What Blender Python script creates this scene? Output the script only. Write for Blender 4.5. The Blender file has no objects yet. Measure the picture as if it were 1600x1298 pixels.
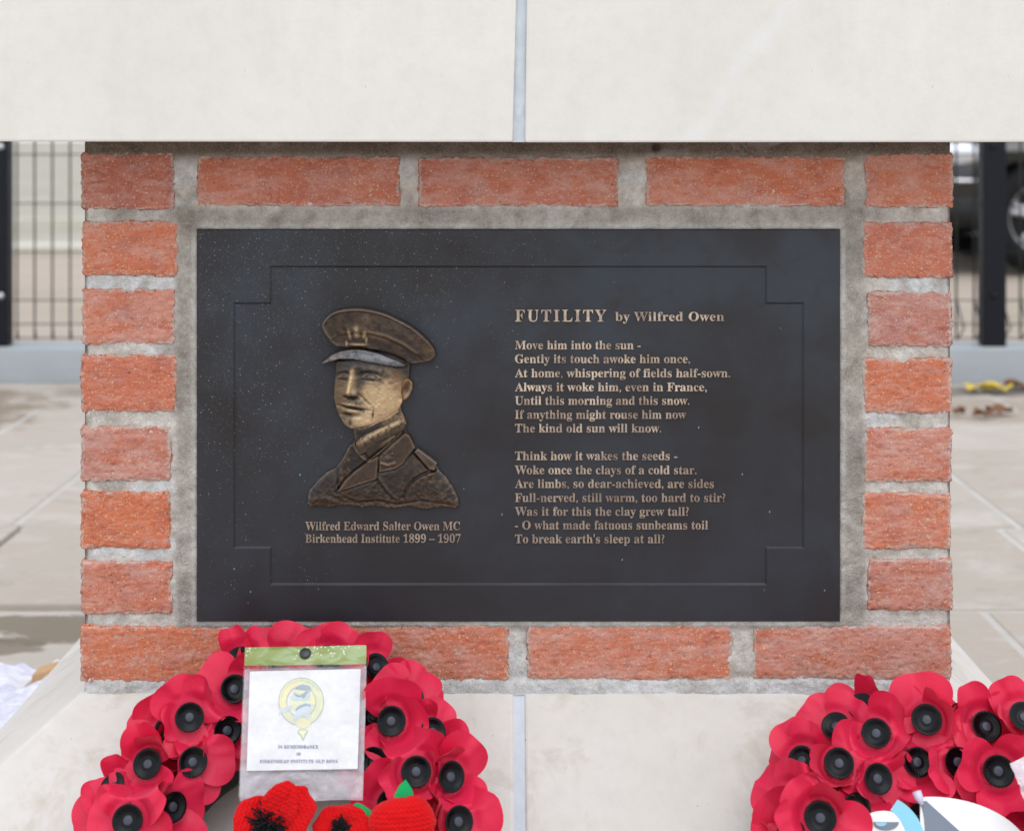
import bpy, bmesh, math, random
import numpy as np
from mathutils import Vector, Matrix

# ------------------------------------------------------------------ camera, sky, sun, exposure
S = bpy.context.scene
COL = S.collection
EYE = 0.84          # eye height above the paving
F = 2320.0          # focal length in photograph pixels (1600 wide)
WY = 1.6            # distance of the brick face
cam = bpy.data.cameras.new('camera'); camo = bpy.data.objects.new('camera', cam); COL.objects.link(camo)
camo.location = (0, 0, EYE); camo.rotation_euler = (math.radians(90), 0, 0)
cam.sensor_width = 36; cam.lens = 36 * F / 1600; cam.shift_y = -429 / 1600
cam.clip_start = 0.05; cam.clip_end = 9000
cam.dof.use_dof = True; cam.dof.focus_distance = 1.592; cam.dof.aperture_fstop = 5.6
S.camera = camo
W = bpy.data.worlds.new('World'); S.world = W; W.use_nodes = True
wn = W.node_tree; bg = wn.nodes['Background']
sky = wn.nodes.new('ShaderNodeTexSky'); sky.sky_type = 'NISHITA'; sky.sun_disc = False
SUN_EL, SUN_AZ = 62, 12          # azimuth: degrees to the right of straight behind the camera
sky.sun_elevation = math.radians(SUN_EL); sky.sun_rotation = math.radians(180 - SUN_AZ)
sky.air_density = 1.0; sky.dust_density = 1.5; sky.ozone_density = 1.0
hs = wn.nodes.new('ShaderNodeHueSaturation'); hs.inputs['Saturation'].default_value = 0.45
cl = wn.nodes.new('ShaderNodeMix'); cl.data_type = 'RGBA'; cl.inputs[0].default_value = 0.6      # even cloud cover over the sky
cl.inputs[7].default_value = (8.6, 8.9, 9.5, 1)
wn.links.new(sky.outputs[0], hs.inputs['Color']); wn.links.new(hs.outputs[0], cl.inputs[6]); wn.links.new(cl.outputs[2], bg.inputs[0])
bg.inputs[1].default_value = 0.15
sun = bpy.data.lights.new('sun', 'SUN'); suno = bpy.data.objects.new('sun', sun); COL.objects.link(suno)
sun.energy = 0.6; sun.angle = math.radians(50); sun.color = (1.0, 0.98, 0.95)
el, az = math.radians(SUN_EL), math.radians(SUN_AZ)
sdir = Vector((math.sin(az) * math.cos(el), -math.cos(az) * math.cos(el), math.sin(el)))   # towards the sun
suno.rotation_euler = sdir.to_track_quat('Z', 'Y').to_euler(); suno.location = sdir * 8
vs = S.view_settings; vs.view_transform = 'Standard'; vs.look = 'None'; vs.gamma = 1.0; vs.exposure = 0.30
S.cycles.use_denoising = True
S.cycles.max_bounces = 8; S.cycles.transparent_max_bounces = 12

random.seed(7); RNG = np.random.default_rng(11)

# ------------------------------------------------------------------ helpers
def ray(px, py):
    return Vector(((px - 800) / F, 1.0, -(py - 220) / F))
def P(px, py, Y=WY):
    d = ray(px, py); return Vector((d.x * Y, Y, EYE + d.z * Y))
def PX(px, Y=WY): return (px - 800) * Y / F
def PZ(py, Y=WY): return EYE - (py - 220) * Y / F
def hit(px, py, p0, n):
    d = ray(px, py); o = Vector((0, 0, EYE)); return o + d * ((p0 - o).dot(n) / d.dot(n))

def _hash(i, j, k, s):
    h = (i.astype(np.int64) * 374761393 + j.astype(np.int64) * 668265263 + k.astype(np.int64) * 2147483647 + s * 974634777) & 0xffffffff
    h = ((h ^ (h >> 13)) * 1274126177) & 0xffffffff
    h = h ^ (h >> 16)
    return (h & 0xffff) / 32767.5 - 1.0
def vnoise(x, y, z, s=0):
    xi, yi, zi = np.floor(x), np.floor(y), np.floor(z)
    fx, fy, fz = x - xi, y - yi, z - zi
    fx, fy, fz = fx * fx * (3 - 2 * fx), fy * fy * (3 - 2 * fy), fz * fz * (3 - 2 * fz)
    xi, yi, zi = xi.astype(np.int64), yi.astype(np.int64), zi.astype(np.int64)
    r = 0
    for a in (0, 1):
        for b in (0, 1):
            for c in (0, 1):
                w = (fx if a else 1 - fx) * (fy if b else 1 - fy) * (fz if c else 1 - fz)
                r = r + w * _hash(xi + a, yi + b, zi + c, s)
    return r
def fbm(x, y, z, s=0, o=3):
    r = 0; a = 1.0; t = 0
    for k in range(o):
        r = r + a * vnoise(x * 2 ** k + 13.7 * k, y * 2 ** k + 5.1 * k, z * 2 ** k + 9.3 * k, s + k); t += a; a *= .5
    return r / t
def sstep(a, b, x):
    t = np.clip((x - a) / (b - a), 0, 1); return t * t * (3 - 2 * t)

def wloc(o):
    return Vector((0, 0, 0)) if o is None else o.location
def obj(name, verts, faces, mat=None, parent=None, smooth=True, attrs=None, fattr=None):
    """one mesh object; verts in world space, kept relative to the parent Empty"""
    off = wloc(parent)
    V = np.asarray(verts, dtype=np.float64).reshape(-1, 3) - np.array(off)
    me = bpy.data.meshes.new(name)
    me.from_pydata(V.tolist(), [], [tuple(int(i) for i in f) for f in faces])
    if smooth: me.polygons.foreach_set('use_smooth', [True] * len(me.polygons))
    for k, a in (attrs or {}).items():
        a = np.asarray(a, dtype=np.float32)
        if a.ndim == 2:
            at = me.color_attributes.new(k, 'FLOAT_COLOR', 'POINT')
            c = np.ones((len(V), 4), np.float32); c[:, :3] = a; at.data.foreach_set('color', c.ravel())
        else:
            at = me.attributes.new(k, 'FLOAT', 'POINT'); at.data.foreach_set('value', a)
    me.update()
    o = bpy.data.objects.new(name, me); COL.objects.link(o)
    if mat: me.materials.append(mat)
    if parent is not None: o.parent = parent
    return o
def tag(o, label=None, cat=None, group=None, kind=None):
    if label: o['label'] = label
    if cat: o['category'] = cat
    if group: o['group'] = group
    if kind: o['kind'] = kind
    return o
def thing(name, loc, label, cat, group=None):
    e = bpy.data.objects.new(name, None); COL.objects.link(e); e.location = loc; e.empty_display_size = .05
    bpy.context.view_layer.update() if False else None
    return tag(e, label, cat, group)
def gridfaces(ny, nx, off=0, wrap=False):
    f = []
    for j in range(ny - 1):
        for i in range(nx if wrap else nx - 1):
            a = off + j * nx + i; b = off + j * nx + (i + 1) % nx
            f.append((a, b, b + nx, a + nx))
    return f
class MB:
    def __init__(s): s.v = []; s.f = []
    def add(s, v, f):
        o = len(s.v); s.v += [tuple(p) for p in v]; s.f += [tuple(i + o for i in q) for q in f]; return s
    def box(s, x0, x1, y0, y1, z0, z1, b=0.0):
        if b <= 0:
            v = [(x, y, z) for x in (x0, x1) for y in (y0, y1) for z in (z0, z1)]
            return s.add(v, [(0, 1, 3, 2), (4, 6, 7, 5), (0, 4, 5, 1), (2, 3, 7, 6), (0, 2, 6, 4), (1, 5, 7, 3)])
        bm = bmesh.new(); bmesh.ops.create_cube(bm, size=1)
        for q in bm.verts:
            q.co = Vector(((x0 + x1) / 2 + q.co.x * (x1 - x0), (y0 + y1) / 2 + q.co.y * (y1 - y0), (z0 + z1) / 2 + q.co.z * (z1 - z0)))
        bmesh.ops.bevel(bm, geom=bm.edges[:], offset=b, segments=2, affect='EDGES', profile=.6)
        bm.verts.index_update(); s.add([q.co[:] for q in bm.verts], [[q.index for q in f.verts] for f in bm.faces]); bm.free(); return s
    def tube(s, pts, r, n=6, caps=True):
        pts = [Vector(p) for p in pts]; rs = r if isinstance(r, (list, tuple)) else [r] * len(pts)
        o = []; last = None
        for i, p in enumerate(pts):
            t = (pts[min(i + 1, len(pts) - 1)] - pts[max(i - 1, 0)]).normalized()
            a = t.orthogonal() if last is None else (last - t * last.dot(t))
            if a.length < 1e-6: a = t.orthogonal()
            a.normalize(); last = a; b = t.cross(a)
            o += [p + (a * math.cos(k * 2 * math.pi / n) + b * math.sin(k * 2 * math.pi / n)) * rs[i] for k in range(n)]
        f = gridfaces(len(pts), n, 0, True)
        if caps: f += [tuple(range(n))[::-1], tuple((len(pts) - 1) * n + k for k in range(n))]
        return s.add(o, f)
    def lathe(s, prof, n, M=Matrix(), zf=None):
        o = []
        for (r, z) in prof:
            for k in range(n):
                a = 2 * math.pi * k / n
                o.append(M @ Vector((r * math.cos(a), r * math.sin(a), z + (zf(r, k) if zf else 0))))
        return s.add(o, gridfaces(len(prof), n, 0, True))
    def build(s, name, mat, parent=None, smooth=True, attrs=None):
        return obj(name, s.v, s.f, mat, parent, smooth, attrs)

# ------------------------------------------------------------------ material helpers
class NT:
    def __init__(s, name):
        s.m = bpy.data.materials.new(name); s.m.use_nodes = True; s.t = s.m.node_tree
        s.b = s.t.nodes['Principled BSDF']; s.out = s.t.nodes['Material Output']
        s.co = s.t.nodes.new('ShaderNodeTexCoord').outputs['Object']
    def n(s, k, **kw):
        q = s.t.nodes.new('ShaderNode' + k)
        for a, v in kw.items(): setattr(q, a, v)
        return q
    def put(s, sock, v):
        if hasattr(v, 'is_output') or hasattr(v, 'links'): s.t.links.new(v, sock)
        else:
            if sock.type == 'RGBA' and len(v) == 3: v = (*v, 1)
            sock.default_value = v
    def noise(s, scale, detail=3, rough=.5, vec=None, dist=0, which=0):
        q = s.n('TexNoise'); q.inputs['Scale'].default_value = scale; q.inputs['Detail'].default_value = detail
        q.inputs['Roughness'].default_value = rough; q.inputs['Distortion'].default_value = dist
        s.t.links.new(vec or s.co, q.inputs['Vector']); return q.outputs[which]
    def voro(s, scale, vec=None, feature='F1', out='Distance', rnd=1.0):
        q = s.n('TexVoronoi'); q.feature = feature; q.inputs['Scale'].default_value = scale
        q.inputs['Randomness'].default_value = rnd
        s.t.links.new(vec or s.co, q.inputs['Vector']); return q.outputs[out]
    def map(s, scale=(1, 1, 1), loc=(0, 0, 0), rot=(0, 0, 0), vec=None):
        q = s.n('Mapping'); q.inputs['Scale'].default_value = scale; q.inputs['Location'].default_value = loc
        q.inputs['Rotation'].default_value = rot
        s.t.links.new(vec or s.co, q.inputs['Vector']); return q.outputs[0]
    def ramp(s, fac, stops):
        q = s.n('ValToRGB'); e = q.color_ramp.elements
        while len(e) < len(stops): e.new(.5)
        for el_, (p, c) in zip(e, stops):
            el_.position = p
            el_.color = (c, c, c, 1) if isinstance(c, (int, float)) else (*c, 1)
        s.put(q.inputs[0], fac); return q.outputs[0]
    def mix(s, fac, a, b, mode='MIX'):
        q = s.n('Mix'); q.data_type = 'RGBA'; q.blend_type = mode
        s.put(q.inputs[0], fac); s.put(q.inputs[6], a); s.put(q.inputs[7], b); return q.outputs[2]
    def math(s, op, a, b=0.0, clamp=False):
        q = s.n('Math'); q.operation = op; q.use_clamp = clamp; s.put(q.inputs[0], a); s.put(q.inputs[1], b); return q.outputs[0]
    def attr(s, name, out='Fac'):
        q = s.n('Attribute'); q.attribute_name = name; return q.outputs[out]
    def sep(s, vec=None):
        q = s.n('SeparateXYZ'); s.t.links.new(vec or s.co, q.inputs[0]); return q.outputs
    def bump(s, h, strength=.3, dist=.002, normal=None):
        q = s.n('Bump'); q.inputs['Strength'].default_value = strength; q.inputs['Distance'].default_value = dist
        s.put(q.inputs['Height'], h)
        if normal is not None: s.t.links.new(normal, q.inputs['Normal'])
        return q.outputs[0]
    def set(s, **kw):
        names = dict(col='Base Color', rough='Roughness', metal='Metallic', spec='Specular IOR Level', nrm='Normal', coat='Coat Weight',
                     trans='Transmission Weight', sheen='Sheen Weight', alpha='Alpha', ior='IOR', sub='Subsurface Weight')
        for k, v in kw.items(): s.put(s.b.inputs[names[k]], v)
        return s.m
def plain(name, col, rough=.6, metal=0, spec=.5, var=.12, scale=40):
    t = NT(name); n = t.noise(scale, 3)
    c = t.mix(n, tuple(x * (1 - var) for x in col), tuple(min(1, x * (1 + var)) for x in col))
    return t.set(col=c, rough=rough, metal=metal, spec=spec)

# pale limestone of the upper blocks and the plinth
def limestone(name, a, b, stain, speck=.5, smear=False):
    t = NT(name)
    n1 = t.noise(3.5, 5, .6); n2 = t.noise(60, 4, .65); n3 = t.noise(420, 2)
    c = t.mix(t.ramp(n1, [(.35, 0), (.68, 1)]), a, b)
    c = t.mix(t.math('MULTIPLY', t.ramp(n2, [(.42, 0), (.75, 1)]), .3), c, tuple(x * .86 for x in a))
    # horizontal bedding of the stone
    n4 = t.noise(9, 4, .6, t.map((1.2, 1, 14)))
    c = t.mix(t.math('MULTIPLY', t.ramp(n4, [(.48, 0), (.7, 1)]), .14), c, tuple(x * .9 for x in b))
    # ochre stains and scuffs
    st = t.ramp(t.noise(11, 5, .7, t.map((1, 1, .35)), .6), [(.53, 0), (.70, 1)])
    c = t.mix(t.math('MULTIPLY', st, stain), c, (.40, .33, .23))
    # dark pin-holes
    v = t.math('ADD', t.voro(95, t.map((1, 1, .6))), t.math('MULTIPLY', t.noise(160, 3), .12)); pit = t.ramp(v, [(.0, 1), (.11, 1), (.17, 0)])
    pm = t.math('MULTIPLY', t.ramp(t.noise(22, 2), [(.54, 0), (.62, 1)]), t.ramp(t.voro(95, out='Color'), [(.5, 0), (.9, 1)]))
    c = t.mix(t.math('MULTIPLY', t.math('MULTIPLY', pit, pm), speck), c, (.16, .13, .10))
    g = t.ramp(t.voro(700), [(.0, 1), (.25, 0)])
    c = t.mix(t.math('MULTIPLY', g, .20), c, (.30, .28, .24))
    if smear:                      # faint white lime smear running down the face
        X, Y, Z = t.sep(); u = t.math('ADD', X, t.math('MULTIPLY', Z, -.72))
        u = t.math('ADD', u, t.math('MULTIPLY', t.math('SUBTRACT', t.noise(9, 3), .5), .05))
        k = t.ramp(t.math('ABSOLUTE', t.math('ADD', u, .115)), [(.002, 1), (.017, 0)])
        c = t.mix(t.math('MULTIPLY', k, t.ramp(t.noise(14, 3, .6, t.map((1, 1, 1), (4, 0, 1))), [(.35, .05), (.65, .45)])), c, (.79, .79, .81))
    h = t.math('ADD', t.math('MULTIPLY', n3, .5), n2)
    return t.set(col=c, rough=.88, spec=.25, nrm=t.bump(h, .22, .0012))
M_STONE = limestone('limestone_upper', (.72, .70, .645), (.775, .76, .71), .08)
M_STONE_R = limestone('limestone_upper_smeared', (.72, .70, .645), (.775, .76, .71), .08, smear=True)
M_PLINTH = limestone('limestone_plinth', (.60, .57, .52), (.69, .665, .63), .5, .8)

def mortar_white():
    t = NT('lime_mortar'); n = t.noise(45, 4, .65)
    return t.set(col=t.mix(n, (.46, .52, .58), (.66, .70, .74)), rough=.9, spec=.2, nrm=t.bump(t.noise(300, 3), .4, .001))
M_JOINT = mortar_white()

def brick_mat():
    t = NT('red_brick')
    tint = t.attr('tint'); wear = t.attr('wear'); edge = t.attr('edge')
    base = t.ramp(tint, [(0, (.36, .12, .10)), (.35, (.51, .165, .105)), (.7, (.60, .18, .09)), (1, (.45, .155, .13))])
    n1 = t.noise(16, 5, .65)
    c = t.mix(t.ramp(n1, [(.35, 0), (.7, 1)]), base, t.mix(.55, base, (.62, .22, .12)))
    n2 = t.noise(28, 4, .6, t.map((1, 1, 1), (3, 1, 7)))
    c = t.mix(t.math('MULTIPLY', t.ramp(n2, [(.52, 0), (.72, 1)]), .45), c, (.27, .085, .08))
    # fine horizontal drag marks
    dr = t.noise(70, 5, .75, t.map((1, 1, 6)), .6)
    c = t.mix(t.math('MULTIPLY', t.ramp(dr, [(.54, 0), (.68, 1)]), .42), c, (.20, .06, .09))
    # grit: cream and black specks, two sizes
    sd = t.noise(150, 2)
    v1 = t.ramp(t.math('ADD', t.voro(160), t.math('MULTIPLY', sd, .28)), [(.22, 1), (.34, 0)])
    pm = t.ramp(t.voro(160, out='Color'), [(.55, 0), (.60, 1)])
    c = t.mix(t.math('MULTIPLY', t.math('MULTIPLY', v1, pm), .8), c, (.74, .46, .26))
    v2 = t.ramp(t.voro(330, t.map((1, 1, 1), (4, 2, 1))), [(.2, 1), (.36, 0)])
    pm2 = t.ramp(t.voro(330, t.map((1, 1, 1), (4, 2, 1)), out='Color'), [(.52, 0), (.58, 1)])
    c = t.mix(t.math('MULTIPLY', t.math('MULTIPLY', v2, pm2), .62), c, (.70, .50, .34))
    v3 = t.ramp(t.voro(240, t.map((1, 1, 1.6), (9, 5, 2))), [(.16, 1), (.3, 0)])
    pm3 = t.ramp(t.voro(240, t.map((1, 1, 1.6), (9, 5, 2)), out='Color'), [(.56, 0), (.62, 1)])
    c = t.mix(t.math('MULTIPLY', t.math('MULTIPLY', v3, pm3), .9), c, (.07, .04, .035))
    # lime bloom smeared over the face, streaky along the courses
    bl = t.noise(24, 5, .72, t.map((1, 1, 2.6), (1, 0, 4)), .4)
    blo = t.math('ADD', bl, t.math('MULTIPLY', wear, .22))
    c = t.mix(t.math('MULTIPLY', t.ramp(blo, [(.54, 0), (.82, 1)]), .55), c, (.63, .44, .40))
    fl = t.noise(120, 4, .7, t.map((1, 1, 2.2)))
    flm = t.math('ADD', t.math('MULTIPLY', fl, .62), t.math('MULTIPLY', t.math('MULTIPLY', edge, t.noise(38, 3, .6, t.map((1, 1, 1), (2, 2, 2)))), .52))
    flm = t.math('ADD', flm, t.math('MULTIPLY', wear, .06))
    c = t.mix(t.math('MULTIPLY', t.ramp(flm, [(.515, 0), (.63, 1)]), .75), c, (.54, .47, .42))
    ch = t.noise(130, 5, .75, t.map((1, 1, 1.5), (8, 8, 1))); chm = t.ramp(t.noise(20, 3, .6, t.map((1, 1, 1), (1, 7, 7))), [(.4, .15), (.65, 1)])
    c = t.mix(t.math('MULTIPLY', t.math('MULTIPLY', t.ramp(ch, [(.5, 0), (.62, 1)]), chm), .5), c, (.66, .44, .36))
    # cement smeared across the faces in ragged, dry strokes
    sm = t.math('ADD', t.noise(18, 5, .75, t.map((1, 1, 1.8), (6, 1, 2)), .7), t.math('MULTIPLY', t.math('SUBTRACT', t.noise(240, 3, .7, t.map((1, 1, 2))), .5), .5))
    sm = t.math('ADD', sm, t.math('MULTIPLY', edge, .08))
    c = t.mix(t.math('MULTIPLY', t.ramp(sm, [(.64, 0), (.72, 1)]), .7), c, (.50, .45, .40))
    # black pin-pricks left by burnt-out grit
    bp_ = t.ramp(t.math('ADD', t.voro(420, t.map((1, 1, 1.3), (2, 2, 9))), t.math('MULTIPLY', sd, .2)), [(.22, 1), (.36, 0)])
    bk_ = t.ramp(t.voro(420, t.map((1, 1, 1.3), (2, 2, 9)), out='Color'), [(.58, 0), (.62, 1)])
    c = t.mix(t.math('MULTIPLY', t.math('MULTIPLY', bp_, bk_), .7), c, (.11, .05, .045))
    h = t.math('ADD', t.math('MULTIPLY', dr, 1.1), t.math('MULTIPLY', t.noise(260, 4, .7), .9))
    h = t.math('SUBTRACT', h, t.math('MULTIPLY', t.math('MULTIPLY', v3, pm3), .8))
    return t.set(col=c, rough=.92, spec=.2, nrm=t.bump(h, .62, .0015))
M_BRICK = brick_mat()

def mortar_mat():
    t = NT('mortar'); c0 = t.attr('tone', 'Color')
    n = t.noise(70, 5, .7); n2 = t.noise(260, 3, .6)
    c = t.mix(t.ramp(n, [(.32, 0), (.68, 1)]), t.mix(1.0, c0, (.72, .70, .67), 'MULTIPLY'), t.mix(1.0, c0, (1.18, 1.18, 1.18), 'MULTIPLY'))
    sand = t.noise(900, 2, .6)
    c = t.mix(t.math('MULTIPLY', t.ramp(sand, [(.35, 1), (.5, 0)]), .45), c, t.mix(1.0, c, (.55, .52, .48), 'MULTIPLY'))
    c = t.mix(t.math('MULTIPLY', t.ramp(sand, [(.56, 0), (.72, 1)]), .35), c, (.66, .64, .60))
    br_ = t.noise(20, 5, .7, t.map((1, 1, 1), (9, 0, 3)), 1.2)
    c = t.mix(t.math('MULTIPLY', t.ramp(br_, [(.5, 0), (.66, 1)]), .5), c, t.mix(1.0, c, (.70, .63, .55), 'MULTIPLY'))
    ck = t.voro(16, t.mix(.12, t.map((1, 1, 1)), t.noise(30, 3, .6, None, 0, 1)), 'DISTANCE_TO_EDGE')
    c = t.mix(t.math('MULTIPLY', t.ramp(ck, [(.0, 1), (.022, 0)]), t.ramp(t.noise(9, 2), [(.54, 0), (.66, .45)])), c, (.16, .14, .12))
    sm = t.ramp(t.noise(14, 5, .7, t.map((1, 1, 2)), .8), [(.6, 0), (.75, 1)])
    c = t.mix(t.math('MULTIPLY', sm, .35), c, (.62, .62, .60))
    d = t.ramp(t.voro(210), [(.08, 1), (.16, 0)])
    c = t.mix(t.math('MULTIPLY', t.math('MULTIPLY', d, t.ramp(t.noise(30, 2), [(.5, 0), (.6, 1)])), .6), c, (.17, .15, .13))
    return t.set(col=c, rough=.95, spec=.15, nrm=t.bump(t.math('ADD', n, t.math('ADD', t.math('MULTIPLY', n2, .9), t.math('MULTIPLY', sand, .5))), .85, .002))
M_MORTAR = mortar_mat()

def patina_mat():
    t = NT('dark_bronze')
    n = t.noise(7, 4, .6); n2 = t.noise(26, 4, .65, None, .5)
    c = t.mix(t.ramp(n, [(.36, 0), (.62, 1)]), (.021, .0185, .020), (.034, .042, .054))
    c = t.mix(t.math('MULTIPLY', t.ramp(n2, [(.52, 0), (.72, 1)]), .55), c, (.024, .019, .018))
    X, Y, Z = t.sep(); low = t.ramp(t.math('ADD', Z, t.math('MULTIPLY', t.math('SUBTRACT', t.noise(6, 4, .6, t.map((1, 1, 1), (2, 2, 8))), .5), .5)), [(.06, .55), (.30, 0)])
    c = t.mix(low, c, (.022, .019, .024))
    # dried splash marks, thickest in the upper left corner
    X, Y, Z = t.sep()
    m = t.math('SUBTRACT', .62, t.math('MULTIPLY', t.math('ADD', X, .34), 1.25))
    m = t.math('ADD', m, t.math('MULTIPLY', t.math('SUBTRACT', Z, .43), 1.3))
    m = t.math('ADD', m, t.math('MULTIPLY', t.math('SUBTRACT', t.noise(12, 3), .5), .9))
    for sc, off, lo in ((330, 0, .5), (560, 3, .7), (800, 5, .7)):
        vv = t.map((1, 1, .75), (off, 0, off)); d = t.ramp(t.voro(sc, vv), [(.06, 1), (.19, 0)])
        key = t.sep(t.voro(sc, vv, out='Color'))[0]
        on = t.math('LESS_THAN', key, t.math('MULTIPLY', m, lo))
        c = t.mix(t.math('MULTIPLY', t.math('MULTIPLY', d, on), .75), c, (.40, .41, .42))
    vv = t.map((1, 1, .6), (7, 0, 2)); d = t.ramp(t.voro(170, vv), [(.09, 1), (.15, 0)])
    on = t.math('LESS_THAN', t.sep(t.voro(170, vv, out='Color'))[0], .010)
    c = t.mix(t.math('MULTIPLY', t.math('MULTIPLY', d, on), .9), c, (.16, .34, .36))
    h = t.math('ADD', t.noise(180, 3), t.math('MULTIPLY', t.noise(30, 3), .6))
    r = t.ramp(t.noise(9, 4, .6, t.map((1, 1, 1), (5, 5, 5))), [(.32, .34), (.68, .60)])
    return t.set(col=c, rough=r, spec=.44, metal=.15, nrm=t.bump(h, .12, .001))
M_PLAQUE = patina_mat()

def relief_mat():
    t = NT('worn_bronze'); c = t.attr('patina_sheen', 'Color')
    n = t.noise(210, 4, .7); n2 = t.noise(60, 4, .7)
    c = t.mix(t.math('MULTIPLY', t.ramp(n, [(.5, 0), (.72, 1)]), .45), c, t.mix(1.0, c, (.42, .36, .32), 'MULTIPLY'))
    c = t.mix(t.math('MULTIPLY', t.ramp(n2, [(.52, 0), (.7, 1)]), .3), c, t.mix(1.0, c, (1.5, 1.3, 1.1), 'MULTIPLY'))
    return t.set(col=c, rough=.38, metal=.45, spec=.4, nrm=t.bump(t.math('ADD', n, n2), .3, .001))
M_RELIEF = relief_mat()
def letter_mat():
    t = NT('letter_bronze'); n = t.noise(34, 4, .7); n2 = t.noise(500, 2)
    c = t.mix(t.ramp(n, [(.36, 0), (.66, 1)]), (.28, .21, .165), (.80, .66, .52))
    c = t.mix(t.math('MULTIPLY', t.ramp(n2, [(.45, 0), (.7, 1)]), .4), c, (.16, .12, .10))
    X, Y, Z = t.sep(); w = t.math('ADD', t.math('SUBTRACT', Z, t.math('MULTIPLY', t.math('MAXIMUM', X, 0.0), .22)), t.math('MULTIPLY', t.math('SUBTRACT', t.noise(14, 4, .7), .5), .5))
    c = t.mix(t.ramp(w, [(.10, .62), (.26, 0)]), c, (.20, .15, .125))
    return t.set(col=c, rough=.42, metal=.35, spec=.5)
M_LETTER = letter_mat()

def petal_mat(name, a, b, tr=.12):
    t = NT(name); n = t.noise(9, 3); f = t.math('ADD', t.noise(420, 2, .5, t.map((1, 1, .2))), t.math('MULTIPLY', t.noise(55, 3, .6, t.map((1, 1, 1), (3, 1, 2)), 1.0), 2.2))
    c = t.mix(n, a, b)
    t.set(col=c, rough=.50, spec=.45, sheen=.18, nrm=t.bump(f, .28, .0008))
    t.b.inputs['Sheen Tint'].default_value = (1, .55, .68, 1); t.b.inputs['Sheen Roughness'].default_value = .45
    tl = t.n('BsdfTranslucent'); t.put(tl.inputs[0], (.75, .02, .03))
    mx = t.n('MixShader'); mx.inputs[0].default_value = tr
    t.t.links.new(t.b.outputs[0], mx.inputs[1]); t.t.links.new(tl.outputs[0], mx.inputs[2]); t.t.links.new(mx.outputs[0], t.out.inputs[0])
    return t.m
M_PETAL = petal_mat('poppy_paper', (.66, .005, .046), (.80, .016, .085))
M_BUTTON = plain('black_plastic', (.002, .0025, .004), .24, 0, .2, .1, 60)
M_BOSS = plain('grey_plastic_boss', (.045, .055, .075), .42, 0, .45, .1, 60)
M_RING = plain('wreath_base', (.02, .024, .022), .6, 0, .4, .3, 60)

# ------------------------------------------------------------------ ground, paving, kerb, road (setting)
def ground_mat():
    t = NT('ground_tarmac'); X, Y, Z = t.sep()
    n = t.noise(1.6, 5, .65); n2 = t.noise(30, 4, .7); n3 = t.noise(.45, 4, .6)
    near = t.mix(n, (.40, .325, .265), (.48, .405, .335))
    far = t.mix(n, (.37, .345, .285), (.445, .415, .345))
    c = t.mix(t.ramp(t.math('MULTIPLY', Y, .02), [(.238, 0), (.245, 1)]), near, far)
    c = t.mix(t.math('MULTIPLY', t.ramp(n3, [(.48, 0), (.60, 1)]), .5), c, (.27, .255, .15))
    c = t.mix(t.math('MULTIPLY', t.ramp(t.noise(2.6, 4, .7, t.map((1, .4, 1), (3, 3, 0))), [(.6, 0), (.68, 1)]), .5), c, (.40, .30, .18))
    c = t.mix(t.math('MULTIPLY', n2, .25), c, (.25, .24, .23))
    return t.set(col=c, rough=.92, spec=.2, nrm=t.bump(n2, .5, .004))
g = MB(); g.add([(-3000, -600, -.03), (3000, -600, -.03), (3000, 6000, -.03), (-3000, 6000, -.03)], [(0, 1, 2, 3)])
tag(g.build('ground', ground_mat()), kind='structure')
# pale kerb strip and painted line across the road beyond the fence
g = MB(); g.box(-60, 60, 11.2, 11.6, -.04, .05, .01)
tag(g.build('road_kerb', plain('pale_kerb', (.55, .52, .45), .9, 0, .2, .15, 6)), kind='structure')
g = MB(); g.add([(-60, 16.2, -.024), (60, 16.2, -.024), (60, 16.6, -.024), (-60, 16.6, -.024)], [(0, 1, 2, 3)])
tag(g.build('road_line', plain('cream_road_paint', (.58, .54, .40), .8, 0, .2, .25, 8)), kind='structure')

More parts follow.
